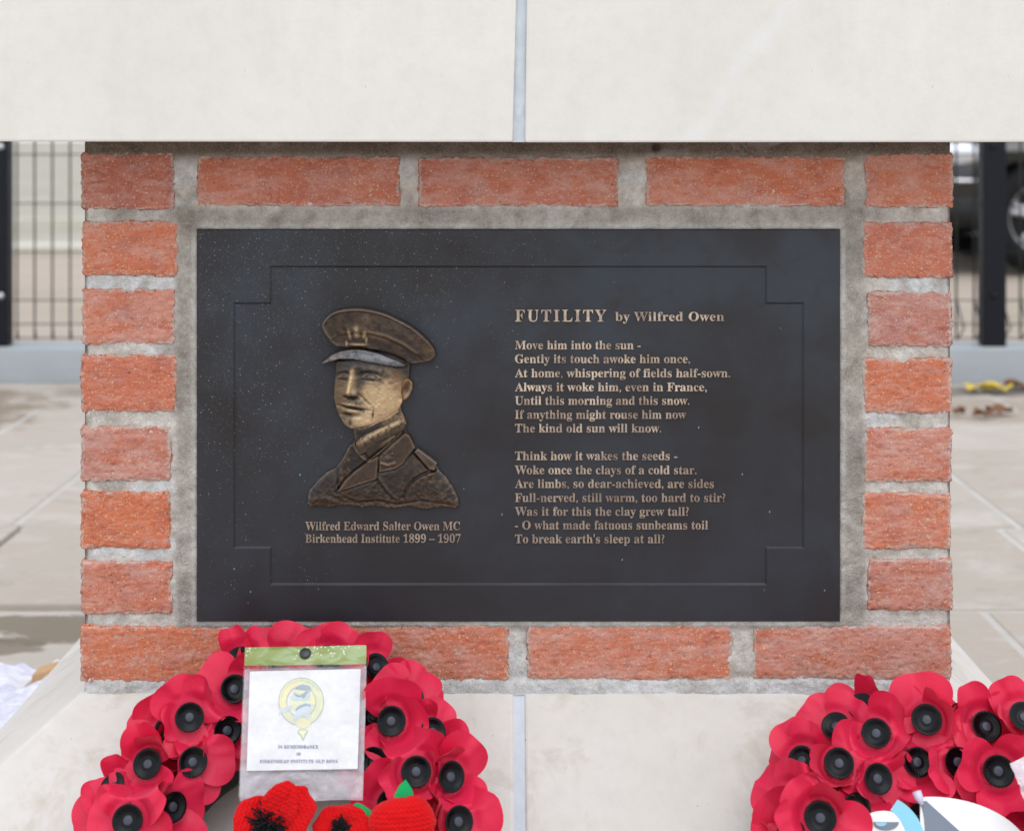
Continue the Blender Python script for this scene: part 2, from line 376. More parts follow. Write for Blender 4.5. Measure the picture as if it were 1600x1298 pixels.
def paving_mat():
    t = NT('sandstone_paving'); tint = t.attr('tint'); X, Y, Z = t.sep()
    n = t.noise(3.2, 5, .65, t.map((1, 2.2, 1))); n2 = t.noise(40, 4, .7)
    c = t.mix(tint, (.425, .365, .305), (.49, .435, .38))
    c = t.mix(t.math('MULTIPLY', t.ramp(n, [(.40, 0), (.7, 1)]), .6), c, (.43, .40, .355))
    c = t.mix(t.math('MULTIPLY', t.ramp(t.noise(5, 4, .7, t.map((1, 1.6, 1), (2, 7, 0)), .6), [(.52, 0), (.66, 1)]), .55), c, (.56, .52, .48))
    c = t.mix(t.math('MULTIPLY', t.ramp(t.noise(7, 5, .7, t.map((1, 1.8, 1), (5, 1, 0)), .8), [(.56, 0), (.68, 1)]), .5), c, (.30, .26, .215))
    def stain(cx, cy, rx, ry, col, k, c):
        dx = t.math('DIVIDE', t.math('SUBTRACT', X, cx), rx); dy = t.math('DIVIDE', t.math('SUBTRACT', Y, cy), ry)
        r = t.math('SQRT', t.math('ADD', t.math('MULTIPLY', dx, dx), t.math('MULTIPLY', dy, dy)))
        r = t.math('ADD', r, t.math('MULTIPLY', t.math('SUBTRACT', t.noise(6, 5, .65, t.map((1, 1.4, 1))), .5), 2.2))
        return t.mix(t.math('MULTIPLY', t.ramp(r, [(.75, 1), (.98, 0)]), k), c, col)
    c = stain(-.75, 2.56, .22, .09, (.15, .115, .075), .85, c)
    c = stain(-.93, 2.46, .16, .07, (.16, .125, .085), .8, c)
    c = stain(-1.80, 4.55, .36, .50, (.235, .18, .13), .9, c)
    c = stain(-1.35, 4.95, .25, .12, (.22, .20, .15), .7, c)
    c = stain(1.6, 4.98, .5, .12, (.17, .15, .13), .85, c)
    c = stain(1.5, 4.62, .5, .22, (.33, .26, .20), .55, c)
    c = t.mix(t.math('MULTIPLY', n2, .2), c, (.33, .30, .26))
    return t.set(col=c, rough=.85, spec=.25, nrm=t.bump(t.math('ADD', n, t.math('MULTIPLY', n2, .5)), .3, .004))
M_PAVE = paving_mat()
g = MB(); tints = []
rows = [-1.6, -.95, -.32, .28, .9, 1.5, 2.06, 2.655, 3.22, 4.03, 4.62, 5.155]
for r in range(len(rows) - 1):
    y0, y1 = rows[r], rows[r + 1]
    if abs(y0 - 3.22) < .01: xs = [-3.9, -3.1, -2.2, -1.088, -.3, .4, 1.105, 1.95, 2.9, 3.9]
    else:
        xs = [-3.9]
        while xs[-1] < 3.2: xs.append(xs[-1] + random.choice([.6, .75, .9, 1.15]) + random.uniform(-.03, .03))
        xs.append(3.9)
    for a, b in zip(xs[:-1], xs[1:]):
        k0 = len(g.v); dz = random.uniform(.0, .0018)
        if abs(y0 - 2.655) < .01 and b < -.2: dz = .011
        g.box(a + .008, b - .008, y0 + .006, y1 - .006, -.05, dz, .005)
        tints += [random.random()] * (len(g.v) - k0)
tag(obj('paving', g.v, g.f, M_PAVE, None, False, {'tint': tints}), kind='structure')
g = MB(); g.add([(-3.95, -1.6, -.0022), (3.95, -1.6, -.0022), (3.95, 5.16, -.0022), (-3.95, 5.16, -.0022)], [(0, 1, 2, 3)])
tag(g.build('paving_joints', plain('paving_joint', (.50, .475, .44), .95, 0, .2, .25, 9)), kind='structure')
def kerb_mat():
    t = NT('grey_concrete'); n = t.noise(5, 5, .7, t.map((1, 1, 2))); n2 = t.noise(70, 4, .7)
    c = t.mix(n, (.325, .355, .37), (.45, .48, .495)); c = t.mix(t.math('MULTIPLY', n2, .3), c, (.29, .31, .33))
    st = t.ramp(t.noise(8, 4, .7, t.map((1, 1, .15), (3, 0, 0))), [(.58, 0), (.7, 1)])
    c = t.mix(t.math('MULTIPLY', st, .4), c, (.58, .60, .61))
    return t.set(col=c, rough=.85, spec=.3, nrm=t.bump(n2, .4, .002))
g = MB()
for i in range(-6, 6): g.box(i * .915 + .003, (i + 1) * .915 - .003, 5.165, 5.335, -.06, .122, .012)
tag(g.build('kerb', kerb_mat()), kind='structure')

# ------------------------------------------------------------------ upper stone blocks
def rbox(x0, x1, y0, y1, z0, z1, b):
    m = MB(); m.box(x0, x1, y0, y1, z0, z1, b); return m
FY = 1.505
def upper(x0, x1, label, tiltz, shear0, shear1):
    m = rbox(x0, x1, FY, FY + .58, .8386, 1.16, .0022)
    v = np.array(m.v); w = (v[:, 0] - x0) / (x1 - x0)
    v[:, 0] += (v[:, 2] - .84) * (shear0 * (1 - w) + shear1 * w)
    v[:, 2] += tiltz * (1 - w)
    e = thing('stone_block', ((x0 + x1) / 2, FY + .29, .84), label, 'stone block', 'pale limestone blocks over the brick pillar')
    obj('block', v, m.f, M_STONE if x0 < -.1 else M_STONE_R, e, True); return e
jx0, jx1 = PX(801, FY), PX(820.5, FY)
bl = upper(-.565, jx0, 'smooth pale limestone block over the brick pillar, left of the blue-grey mortar joint', .0006, 0, .026)
br = upper(jx1, .572, 'smooth pale limestone block over the brick pillar, right of the blue-grey mortar joint', -.0004, .012, 0)
# mortar between them, a part of the right block
nz = 90; m = MB(); vv = []
for j in range(nz):
    z = .8385 + j * .32 / (nz - 1)
    a = jx0 + (z - .84) * .026 - .001; b = jx1 + (z - .84) * .012 + .001
    for i in range(9):
        x = a + (b - a) * i / 8
        vv.append((x, FY + .0045 + .0014 * float(fbm(np.array([x * 150]), np.array([z * 90]), np.array([3.0]))[0]) - .0015 * math.sin(math.pi * i / 8), z))
obj('mortar_joint', vv, gridfaces(nz, 9), M_JOINT, bl)
for o in (bl, br):
    for ch in o.children:
        for p in ch.data.polygons: p.use_smooth = ch.name.startswith('mortar')
# white smear on the right block is lime: a thin skin on the face
def lime_mat():
    t = NT('lime_smear'); n = t.noise(60, 4, .7); t.set(col=(.78, .78, .79), rough=.95, spec=.1)
    return t.m
# ------------------------------------------------------------------ plinth stones
ZT = EYE - .595; SL = .776; TT = .165
xl, xr = PX(126), PX(1491); jc0, jc1 = PX(803), PX(819)
def plinth(x0, x1, open_left, label):
    yb0, yb1 = 1.6, 2.05
    L0 = x0 - (TT if open_left else 0); R0 = x1 + (0 if open_left else TT)
    zb = ZT - SL * TT
    top = [(x0, yb0 - .001, ZT), (x1, yb0 - .001, ZT), (x1, yb1, ZT), (x0, yb1, ZT)]
    mid = [(L0, yb0 - TT, zb), (R0, yb0 - TT, zb), (R0, yb1 + TT, zb), (L0, yb1 + TT, zb)]
    bot = [(x, y, -.02) for x, y, z in mid]
    bm = bmesh.new(); vs_ = [[bm.verts.new(p) for p in q] for q in (top, mid, bot)]
    bm.faces.new(vs_[0])
    for a, b in ((0, 1), (1, 2)):
        for i in range(4):
            j = (i + 1) % 4; bm.faces.new((vs_[a][i], vs_[b][i], vs_[b][j], vs_[a][j]))
    bm.faces.new(vs_[2][::-1]); bmesh.ops.recalc_face_normals(bm, faces=bm.faces[:])
    bmesh.ops.bevel(bm, geom=bm.edges[:], offset=.0035, segments=3, affect='EDGES', profile=.5)
    bm.verts.index_update()
    e = thing('plinth_stone', ((x0 + x1) / 2, 1.8, 0), label, 'plinth stone', 'sloping plinth stones under the brick pillar')
    obj('stone', [v.co[:] for v in bm.verts], [[v.index for v in f.verts] for f in bm.faces], M_PLINTH, e, False); bm.free(); return e
pl = plinth(xl, jc0, True, 'sloping cream plinth stone under the brick pillar, left of the white joint')
pr = plinth(jc1, xr, False, 'sloping cream plinth stone under the brick pillar, right of the white joint, with brown scuffs')
v = []; n_ = 70
for j in range(n_):
    t_ = -.004 + j * (TT + .004) / (n_ - 1)
    for i in range(7):
        x = jc0 - .002 + (jc1 - jc0 + .004) * i / 6
        nz_ = float(fbm(np.array([x * 200]), np.array([t_ * 160]), np.array([1.0]))[0])
        v.append((x, 1.6 - t_, ZT - SL * t_ - .0022 + .0012 * nz_))
obj('mortar_joint', v, gridfaces(n_, 7)[::1], M_JOINT, pl)

# ------------------------------------------------------------------ brick pillar
pil = thing('brick_pillar', (0, 1.82, ZT), 'short red brick pillar with thick grey mortar framing the dark bronze plaque', 'brick pillar')
bx = []   # px boxes x0 x1 y0 y1 tint wear depth
for x0, x1, y0, y1, ti, we in (
    (124, 272, 240, 326, .10, .3), (308, 625, 246, 321, .28, .35), (653, 967, 248, 322, .30, .6), (1009, 1321, 246, 321, .55, .55), (1351, 1492, 241, 323, .62, .6),
    (126, 278, 347, 430, .72, .25), (126, 273, 453, 537, .50, .7), (124, 276, 556, 643, .80, .1), (124, 267, 667, 751, .22, .75), (124, 266, 770, 856, .68, .05), (124, 269, 878, 958, .40, .55),
    (1348, 1491, 349, 433, .85, .2), (1356, 1490, 457, 541, .05, .8), (1349, 1489, 561, 645, .60, .5), (1350, 1490, 670, 752, .35, .75), (1348, 1488, 771, 857, .58, .55), (1356, 1491, 875, 953, .25, .6),
    (123, 440, 980, 1066, .66, .3), (468, 795, 977, 1062, .55, .5), (823, 1145, 976, 1061, .50, .6), (1177, 1489, 979, 1060, .45, .85)):
    e_ = .0024; bx.append((PX(x0) - e_ * .4 * (x0 > 130), PX(x1) + e_ * .4 * (x1 < 1480), PZ(y1) - e_, PZ(y0) + e_, ti, we))
BV, BF, BT, BW, BE = [], [], [], [], []
bn = [0]
def brick(x0, x1, z0, z1, y0, y1, ti, we, fine=.0016, faces='FLRTB'):
    sd = len(BT) % 97; r = .0048
    c0 = np.array([x0, y0, z0]); c1 = np.array([x1, y1, z1])
    def face(ax, side, u, w, su, sw):
        nu = max(2, int((c1[u] - c0[u]) / su) + 1); nw = max(2, int((c1[w] - c0[w]) / sw) + 1)
        U, Wv = np.meshgrid(np.linspace(c0[u], c1[u], nu), np.linspace(c0[w], c1[w], nw))
        p = np.zeros((nw, nu, 3)); p[..., u] = U; p[..., w] = Wv; p[..., ax] = c1[ax] if side else c0[ax]
        p = p.reshape(-1, 3)
        q = np.clip(p, c0 + r, c1 - r); d = p - q; ln = np.linalg.norm(d, axis=1, keepdims=True); d = d / np.maximum(ln, 1e-9)
        X, Y, Z = p[:, 0], p[:, 1], p[:, 2]
        ed = np.minimum(np.minimum(X - x0, x1 - X), np.minimum(Z - z0, z1 - Z)) if ax == 1 else np.minimum(Y - y0, .02)
        nearedge = 1 - sstep(0, .011, ed) if ax == 1 else 1 - sstep(.0, .012, Y - y0)
        disp = .0005 * fbm(X * 45, Y * 45, Z * 60, sd, 3) + .0005 * fbm(X * 60, Y * 60, Z * 700, sd + 5, 2)
        disp = disp + .0007 * fbm(X * 260, Y * 260, Z * 330, sd + 9, 2)
        disp = disp + nearedge * (.0015 * fbm(X * 90, Y * 90, Z * 90, sd + 2, 2) + .0021 * fbm(X * 330, Y * 330, Z * 330, sd + 3, 3)) - nearedge * .0008
        pits = fbm(X * 330, Y * 330, Z * 420, sd + 21, 2); disp = disp - .0015 * sstep(.4, .75, pits) - .0008 * sstep(.3, .6, fbm(X * 640, Y * 640, Z * 800, sd + 55, 2))
        cr = np.abs(fbm(X * 30, Y * 30, Z * 260, sd + 33, 3)); disp = disp - .0007 * (1 - sstep(0, .04, cr)) * sstep(.0, .4, fbm(X * 40, Y * 40, Z * 40, sd + 40, 2))
        pos = q + d * (r + disp[:, None])
        off = sum(len(a) for a in BV); BV.append(pos)
        ff = gridfaces(nw, nu, off)
        flip = {(0, 1): False, (0, 0): True, (1, 0): False, (1, 1): True, (2, 1): False, (2, 0): True}[(ax, side)]
        BF.extend([f[::-1] for f in ff] if flip else ff)
        n = len(pos); BT.extend([ti] * n); BW.extend([we] * n); BE.extend(nearedge.tolist() if ax == 1 else [0.3] * n)
    if 'F' in faces: face(1, 0, 0, 2, fine, fine)
    if 'L' in faces: face(0, 0, 1, 2, .003, .002)
    if 'R' in faces: face(0, 1, 1, 2, .003, .002)
    if 'T' in faces: face(2, 1, 0, 1, .003, .004)
    if 'B' in faces: face(2, 0, 0, 1, .003, .004)
for k, (x0, x1, z0, z1, ti, we) in enumerate(bx):
    left, right = x0 < -.44, x1 > .45
    stretcher = (x1 - x0) > .15
    dep = .1025 if (stretcher or not (left or right)) else .215
    brick(x0, x1, z0, z1, 1.6, 1.6 + dep, ti, we)
    if left or right:
        y = 1.6 + dep + .011; xa, xb = (x0, x0 + .1) if left else (x1 - .1, x1)
        while y < 2.0:
            y2 = min(y + .215, 2.04)
            brick(xa, xb, z0, z1, y, y2, (ti * 3.7 + y) % 1, .3, .006, 'LTB' if left else 'RTB'); y = y2 + .011
bo = obj('brickwork', np.concatenate(BV), BF, M_BRICK, pil, True, {'tint': BT, 'wear': BW, 'edge': BE})
# mortar body: displaced front sheet + side, back and top walls
mx0, mx1, mz0, mz1 = xl + .0035, xr - .0035, ZT - .002, .839
nx, nz = 500, 320
X, Z = np.meshgrid(np.linspace(mx0, mx1, nx), np.linspace(mz0, mz1, nz)); X = X.ravel(); Z = Z.ravel()
px = 800 + X * F / WY; py = 220 + (EYE - Z) * F / WY
inbed = np.minimum(np.minimum(px - 272, 1354 - px), np.minimum(py - 322, 985 - py))
bed = sstep(-4, 10, inbed)
Y = 1.6030 - .0022 * bed + .0013 * fbm(X * 60, Z * 60, X * 0, 3, 3) + .0009 * fbm(X * 320, Z * 320, X * 0, 8, 2) + .0012 * sstep(.1, .6, fbm(X * 22, Z * 70, X * 0, 91, 3)) * (1 - bed)
# ragged trowelled lips where the mortar was smeared over the brick edges
Y -= .0020 * sstep(.2, .7, fbm(X * 28, Z * 40, X * 0 + 4, 17, 3)) * (1 - bed)
topb = sstep(250, 238, py); Y -= .0022 * topb
botb = sstep(1058, 1066, py); Y -= .0030 * botb
inpl = sstep(0, 4, np.minimum(np.minimum(px - 309, 1311 - px), np.minimum(py - 359, 969 - py))); Y += .008 * inpl
edge = np.minimum(X - mx0, mx1 - X); Y += .004 * (1 - sstep(0, .005, edge))
tone = np.ones((len(X), 3)) * np.array([.62, .592, .55])
def tmix(k, col): global tone; tone = tone * (1 - k[:, None]) + np.array(col) * k[:, None]
white = sstep(.0, .45, fbm(X * 16, Z * 60, X * 0 + 2, 51, 3)) * (1 - bed); tmix(white * .8, (.66, .69, .71)); tmix(sstep(.1, .5, fbm(X * 30, Z * 30, X * 0 + 5, 57, 3)) * (1 - bed) * .6, (.36, .33, .29))
tmix(bed * .85, (.40, .375, .34))
tmix(bed * sstep(.1, .5, fbm(X * 14, Z * 14, X * 0 + 8, 61, 3)) * .6, (.25, .235, .21))
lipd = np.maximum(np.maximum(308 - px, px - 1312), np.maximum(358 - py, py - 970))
bead = np.exp(-.5 * ((lipd - 5) / 3.5) ** 2) * bed; Y -= .0016 * bead * (1 + .6 * fbm(X * 50, Z * 50, X * 0, 71, 2)); tmix(bead * .6, (.54, .535, .52))
for cx_, cy_, rx_, ry_, k_ in ((292, 338, 26, 20, .75), (1345, 318, 34, 20, .8), (640, 312, 26, 12, .5), (288, 560, 14, 60, .35), (1338, 760, 16, 70, .35), (1322, 962, 30, 12, .5), (420, 345, 50, 8, .4)):
    gk = np.exp(-.5 * (((px - cx_) / rx_) ** 2 + ((py - cy_) / ry_) ** 2)) * (.7 + .7 * fbm(X * 70, Z * 70, X * 0, 93, 3)); tmix(np.clip(gk * k_, 0, .85), (.19, .16, .13))
hole = np.exp(-.5 * (((px - 1025) / 4) ** 2 + ((py - 230) / 5) ** 2)); Y += .010 * hole; tmix(np.clip(hole * 1.3, 0, 1), (.02, .018, .016))
tmix(sstep(264, 234, py) * .95, (.14, .105, .082))  # shade of the slab overhang painted into the mortar tone
tmix(sstep(1056, 1068, py) * .75, (.66, .685, .71))
vf = np.stack([X, Y, Z], 1); ff = gridfaces(nz, nx)
k0 = len(vf)
sides = []
def wall(p, q, r_, s_):
    sides.append([p, q, r_, s_])
yb = 2.036
wall((mx0, 1.604, mz0), (mx0, 1.604, mz1), (mx0, yb, mz1), (mx0, yb, mz0))
wall((mx1, 1.604, mz0), (mx1, yb, mz0), (mx1, yb, mz1), (mx1, 1.604, mz1))
wall((mx0, yb, mz0), (mx0, yb, mz1), (mx1, yb, mz1), (mx1, yb, mz0))
wall((mx0, 1.604, mz1), (mx1, 1.604, mz1), (mx1, yb, mz1), (mx0, yb, mz1))
sv = np.array(sides).reshape(-1, 3); vf = np.concatenate([vf, sv]); tone = np.concatenate([tone, np.ones((len(sv), 3)) * .45])
ff += [tuple(k0 + 4 * i + j for j in range(4)) for i in range(len(sides))]
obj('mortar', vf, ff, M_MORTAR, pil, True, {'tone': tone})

# ------------------------------------------------------------------ bronze plaque
YP = 1.5975; YR = YP + .0021
plq = thing('plaque', (PX(810), 1.6, PZ(970)), 'dark bronze memorial plaque with a raised portrait and verse, set in the brick pillar', 'plaque')
gx = [308, 365, 422, 1198, 1256, 1312]; gy = [358, 415, 472, 856, 913, 970]
m = MB()
def q3(x, y, Y): return (PX(x), Y, PZ(y))
b_ = 2.0
def cx(x): return {308: 308 + b_, 1312: 1312 - b_}.get(x, x)
def cy(y): return {358: 358 + b_, 970: 970 - b_}.get(y, y)
for i in range(5):
    for j in range(5):
        outer = i in (0, 4) or j in (0, 4) or (i in (1, 3) and j in (1, 3))
        if outer:
            m.add([q3(cx(gx[i]), cy(gy[j + 1]), YP), q3(cx(gx[i + 1]), cy(gy[j + 1]), YP), q3(cx(gx[i + 1]), cy(gy[j]), YP), q3(cx(gx[i]), cy(gy[j]), YP)], [(0, 1, 2, 3)])
loop = [(422, 415), (1198, 415), (1198, 472), (1256, 472), (1256, 856), (1198, 856), (1198, 913), (422, 913), (422, 856), (365, 856), (365, 472), (422, 472)]
ins = []
for k, (x, y) in enumerate(loop):
    p, n = loop[k - 1], loop[(k + 1) % 12]
    def nrm(a, b):
        dx, dy = b[0] - a[0], b[1] - a[1]; l = math.hypot(dx, dy); return (-dy / l, dx / l)
    n1, n2 = nrm(p, (x, y)), nrm((x, y), n)
    ins.append((x + (n1[0] + n2[0]) * 3.0, y + (n1[1] + n2[1]) * 3.0))
o0 = [q3(x, y, YP) for x, y in loop]; i0 = [q3(x, y, YR) for x, y in ins]
m.add(o0 + i0, [(k, (k + 1) % 12, 12 + (k + 1) % 12, 12 + k) for k in range(12)] + [tuple(range(12, 24))[::-1]])
fr = [(308 + b_, 358 + b_), (1312 - b_, 358 + b_), (1312 - b_, 970 - b_), (308 + b_, 970 - b_)]; ou = [(308, 358), (1312, 358), (1312, 970), (308, 970)]
m.add([q3(x, y, YP) for x, y in fr] + [q3(x, y, YP + .0015) for x, y in ou] + [q3(x, y, YP + .02) for x, y in ou],
      [(k, 4 + k, 4 + (k + 1) % 4, (k + 1) % 4) for k in range(4)] + [(4 + k, 8 + k, 8 + (k + 1) % 4, 4 + (k + 1) % 4) for k in range(4)])
bm = bmesh.new(); vs_ = [bm.verts.new(p) for p in m.v]
for f in m.f: bm.faces.new([vs_[i] for i in f])
bmesh.ops.remove_doubles(bm, verts=bm.verts[:], dist=1e-5); bmesh.ops.recalc_face_normals(bm, faces=bm.faces[:])
bm.verts.index_update()
obj('panel', [v.co[:] for v in bm.verts], [[v.index for v in f.verts] for f in bm.faces], M_PLAQUE, plq, False); bm.free()

# lettering: bold serif glyphs
def ser(s):
    o = ''
    for c in s:
        if 'A' <= c <= 'Z': o += chr(0x1D400 + ord(c) - 65)
        elif 'a' <= c <= 'z': o += chr(0x1D41A + ord(c) - 97)
        elif '0' <= c <= '9': o += chr(0x1D7CE + ord(c) - 48)
        else: o += c
    return o
def text_mesh(s, spacing=1.0, extrude=.05, bevel=.012, res=2):
    c = bpy.data.curves.new('t', 'FONT'); c.body = ser(s); c.extrude = extrude; c.bevel_depth = bevel; c.bevel_resolution = 0
    c.space_character = spacing; c.resolution_u = res; c.offset = -bevel * .4
    o = bpy.data.objects.new('t', c); COL.objects.link(o)
    dg = bpy.context.evaluated_depsgraph_get(); me = bpy.data.meshes.new_from_object(o.evaluated_get(dg))
    V = np.array([v.co[:] for v in me.vertices]); Fc = [tuple(p.vertices) for p in me.polygons]
    bpy.data.objects.remove(o); bpy.data.curves.remove(c); bpy.data.meshes.remove(me); return V, Fc
def inscription(name, lines, thick=.0020, hscale=1.0):
    vs2, fs2 = [], []; off = 0
    for (s, x0, x1, base, cap, sp) in lines:
        V, Fc = text_mesh(s, sp)
        sx = (x1 - x0) / (V[:, 0].max() - V[:, 0].min()); k = cap / .676
        Xp = x0 + (V[:, 0] - V[:, 0].min()) * sx; Yp = base - V[:, 1] * k
        zz = (V[:, 2] - V[:, 2].min()) / (V[:, 2].max() - V[:, 2].min())
        vs2.append(np.stack([(Xp - 800) * WY / F, YR + .0003 - zz * thick, EYE - (Yp - 220) * WY / F], 1))
        fs2 += [tuple(i + off for i in f) for f in Fc]; off += len(V)
    return obj(name, np.concatenate(vs2), fs2, M_LETTER, plq, False)
C1 = 13.0
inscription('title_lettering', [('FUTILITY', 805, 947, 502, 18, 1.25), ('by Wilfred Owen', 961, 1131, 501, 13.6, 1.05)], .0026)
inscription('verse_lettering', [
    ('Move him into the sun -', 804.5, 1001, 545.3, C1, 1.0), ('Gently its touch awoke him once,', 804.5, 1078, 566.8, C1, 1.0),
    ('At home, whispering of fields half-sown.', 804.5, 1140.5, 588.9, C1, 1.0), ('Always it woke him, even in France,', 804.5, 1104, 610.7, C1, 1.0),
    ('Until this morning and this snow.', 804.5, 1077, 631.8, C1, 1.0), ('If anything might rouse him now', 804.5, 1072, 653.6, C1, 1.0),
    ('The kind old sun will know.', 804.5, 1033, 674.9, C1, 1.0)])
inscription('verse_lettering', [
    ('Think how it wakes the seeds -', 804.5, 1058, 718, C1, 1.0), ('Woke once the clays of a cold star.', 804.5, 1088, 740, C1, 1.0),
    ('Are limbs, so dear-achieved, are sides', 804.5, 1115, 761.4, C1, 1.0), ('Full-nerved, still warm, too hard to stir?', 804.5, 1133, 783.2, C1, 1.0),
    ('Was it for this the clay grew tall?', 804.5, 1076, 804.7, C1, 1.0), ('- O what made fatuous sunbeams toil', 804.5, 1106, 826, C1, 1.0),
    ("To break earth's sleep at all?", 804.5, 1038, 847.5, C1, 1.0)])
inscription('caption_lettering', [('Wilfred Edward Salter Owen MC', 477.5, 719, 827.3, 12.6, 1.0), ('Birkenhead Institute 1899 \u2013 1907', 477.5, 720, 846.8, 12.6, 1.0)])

# ------------------------------------------------------------------ raised portrait (relief in bronze)
def relief():
    x = np.arange(474, 725, .8); y = np.arange(472, 803, .8)
    X, Y = np.meshgrid(x, y); ny, nx = X.shape
    def sd(poly):
        p = np.array(poly, float); n = len(p); d = np.full(X.shape, 1e9); ins = np.zeros(X.shape, bool)
        for k in range(n):
            a, b = p[k], p[(k + 1) % n]; e = b - a
            t = np.clip(((X - a[0]) * e[0] + (Y - a[1]) * e[1]) / max(e @ e, 1e-9), 0, 1)
            d = np.minimum(d, np.hypot(X - a[0] - t * e[0], Y - a[1] - t * e[1]))
            c = (a[1] > Y) != (b[1] > Y)
            with np.errstate(divide='ignore', invalid='ignore'):
                xi = a[0] + (Y - a[1]) / (e[1] if abs(e[1]) > 1e-9 else 1e-9) * e[0]
            ins ^= c & (X < xi)
        return np.where(ins, d, -d)
    def dl(pts):
        d = np.full(X.shape, 1e9)
        for a, b in zip(pts[:-1], pts[1:]):
            a, b = np.array(a, float), np.array(b, float); e = b - a
            t = np.clip(((X - a[0]) * e[0] + (Y - a[1]) * e[1]) / max(e @ e, 1e-9), 0, 1)
            d = np.minimum(d, np.hypot(X - a[0] - t * e[0], Y - a[1] - t * e[1]))
        return d
    def inf(d, H, R):
        t = np.clip(d / R, 0, 1); return H * np.sqrt(np.maximum(0, 1 - (1 - t) ** 2))
    def ga(cx, cy, sx, sy, rot=0):
        c, s = math.cos(math.radians(rot)), math.sin(math.radians(rot))
        u = (X - cx) * c + (Y - cy) * s; w = -(X - cx) * s + (Y - cy) * c
        return np.exp(-.5 * ((u / sx) ** 2 + (w / sy) ** 2))
    def li(pts, s): return np.exp(-.5 * (dl(pts) / s) ** 2)
    nz = lambda sc, s, o=3: fbm(X / sc, Y / sc, X * 0 + s, s, o)
    def wob(d, a=1.2, sc=7, s=3): return d + a * nz(sc, s)
    h = np.full(X.shape, -1.0); C = np.zeros(X.shape + (3,))
    DK = np.array([.020, .018, .018]); BR = np.array([.060, .041, .029]); BR2 = np.array([.125, .082, .050]); GO = np.array([.56, .405, .235]); GO2 = np.array([.74, .55, .34]); ST = np.array([.21, .22, .24])
    def paint(m, col):
        nonlocal C; m = np.clip(m, 0, 1)[..., None]; C = C * (1 - m) + np.asarray(col) * m
    # jacket
    J = wob(sd([(480, 786), (481, 774), (484, 764), (494, 751), (510, 736), (525, 729), (535, 713.6), (546, 694), (556, 684), (600, 672), (628, 664), (636, 671), (645.5, 684), (652, 697),
            (683, 719.5), (685, 730), (697.5, 743), (709, 759), (717, 777), (719, 788), (712, 793), (690, 791), (665, 795.5), (640, 791), (616, 794), (590, 790), (567, 792), (540, 788), (519, 792), (500, 790), (486, 791)]), .9, 9)
    hj = inf(J, 9, 42) + 1.4 * np.clip(J, 0, 1)
    inJ = J > 0; h = np.where(inJ, hj, h)
    paint(inJ * 1.0, DK * 1.25); paint(inJ * (.35 + .55 * nz(11, 5)), BR)
    paint(inJ * np.clip(nz(6, 15) * 1.6 - .1, 0, .8) * sstep(600, 680, X), BR2)
    # folds
    for pts, a, s in (([(590, 748), (601, 763), (613, 777)], -1.6, 2), ([(594, 745), (606, 762), (619, 776)], 1.0, 2.2), ([(678, 733), (660, 739), (648, 746), (638, 757), (630, 774)], -1.6, 1.8),
                      ([(676, 738), (656, 746), (642, 760), (637, 775)], 1.0, 2.5), ([(527, 732), (529, 748), (524, 765)], -1.0, 1.6), ([(575, 770), (583, 757), (590, 750)], .8, 2), ([(510, 742), (500, 757), (492, 775)], .8, 3),
                      ([(485, 778), (510, 775), (528, 782)], 1.2, 2.5), ([(540, 775), (560, 783), (590, 780), (620, 786), (660, 780), (700, 786)], -1.2, 2)):
        h += a * li(pts, s) * inJ
    h += inJ * (.5 * nz(5.5, 77) + .5 * nz(13, 78)) * (.5 + sstep(735, 785, Y) * 1.3)
    # tie / shirt triangle
    K = sd([(547, 694), (556, 690), (578, 716), (528, 765), (527, 742), (533, 722)])
    kin = K > 0; h = np.where(kin, 6.2 + inf(K, 1.6, 6) + .4 * nz(5, 4), h); paint(kin * .8, DK * 1.3); paint(kin * np.clip(nz(5, 31) + .25, 0, .8) * (X < 548), BR2)
    h += 1.3 * li([(554, 692), (558, 702), (565, 711), (576, 719)], 1.5); paint(li([(554, 692), (558, 702), (565, 711), (576, 719)], 1.3) * .7, BR2 * 1.3)
    # neck
    N = sd([(552, 664), (556, 690), (578, 716), (606, 694), (632, 671), (637, 660), (628, 640), (626, 620), (590, 640), (560, 660)])
    nin = N > 0; h = np.where(nin, 5.5 + inf(N, 3.5, 16), h); paint(nin * 1.0, BR * .8); paint(nin * np.clip(.45 + nz(9, 8), 0, .8), DK * 1.2); paint(nin * sstep(590, 615, X) * np.clip(.55 + .8 * nz(5, 88), 0, .85), GO * .6)
    # stiff collar band under the jaw
    B = sd([(557, 690), (566, 680), (590, 669), (614, 659), (630, 650), (637, 660), (628, 672), (602, 686), (578, 700), (562, 712)])
    bi = B > 0; h = np.where(bi, np.maximum(h, 8.0 + inf(B, 1.6, 6)), h); paint(bi * .9, BR * 1.0)
    top = li([(559, 691), (590, 674), (614, 663), (632, 654)], 3.2); h += bi * 1.0 * top; paint(bi * top * .95, GO * .85)
    paint(bi * np.clip(nz(4, 12) * 1.6, 0, .7), DK * 1.5)
    # right collar leaf and lapel
    def leaf(poly, base, H, R, tone, amt=.8, s=4):
        d = sd(poly); i = d > 0
        nonlocal h; h = np.where(i, np.maximum(h, base + inf(d, H, R)), h)
        h -= .9 * np.exp(-.5 * ((d + 1.4) / 1.2) ** 2) * (d < 0) * inJ
        paint(i * amt, tone); paint(i * np.clip(nz(6, s) * 1.3, 0, .6), DK * 1.2)
        paint(np.exp(-.5 * ((d - 1.4) / .9) ** 2) * i * .6, BR2 * 1.35); paint(np.exp(-.5 * ((d + 1.2) / 1.3) ** 2) * (d < 0) * inJ * .5, DK); return d
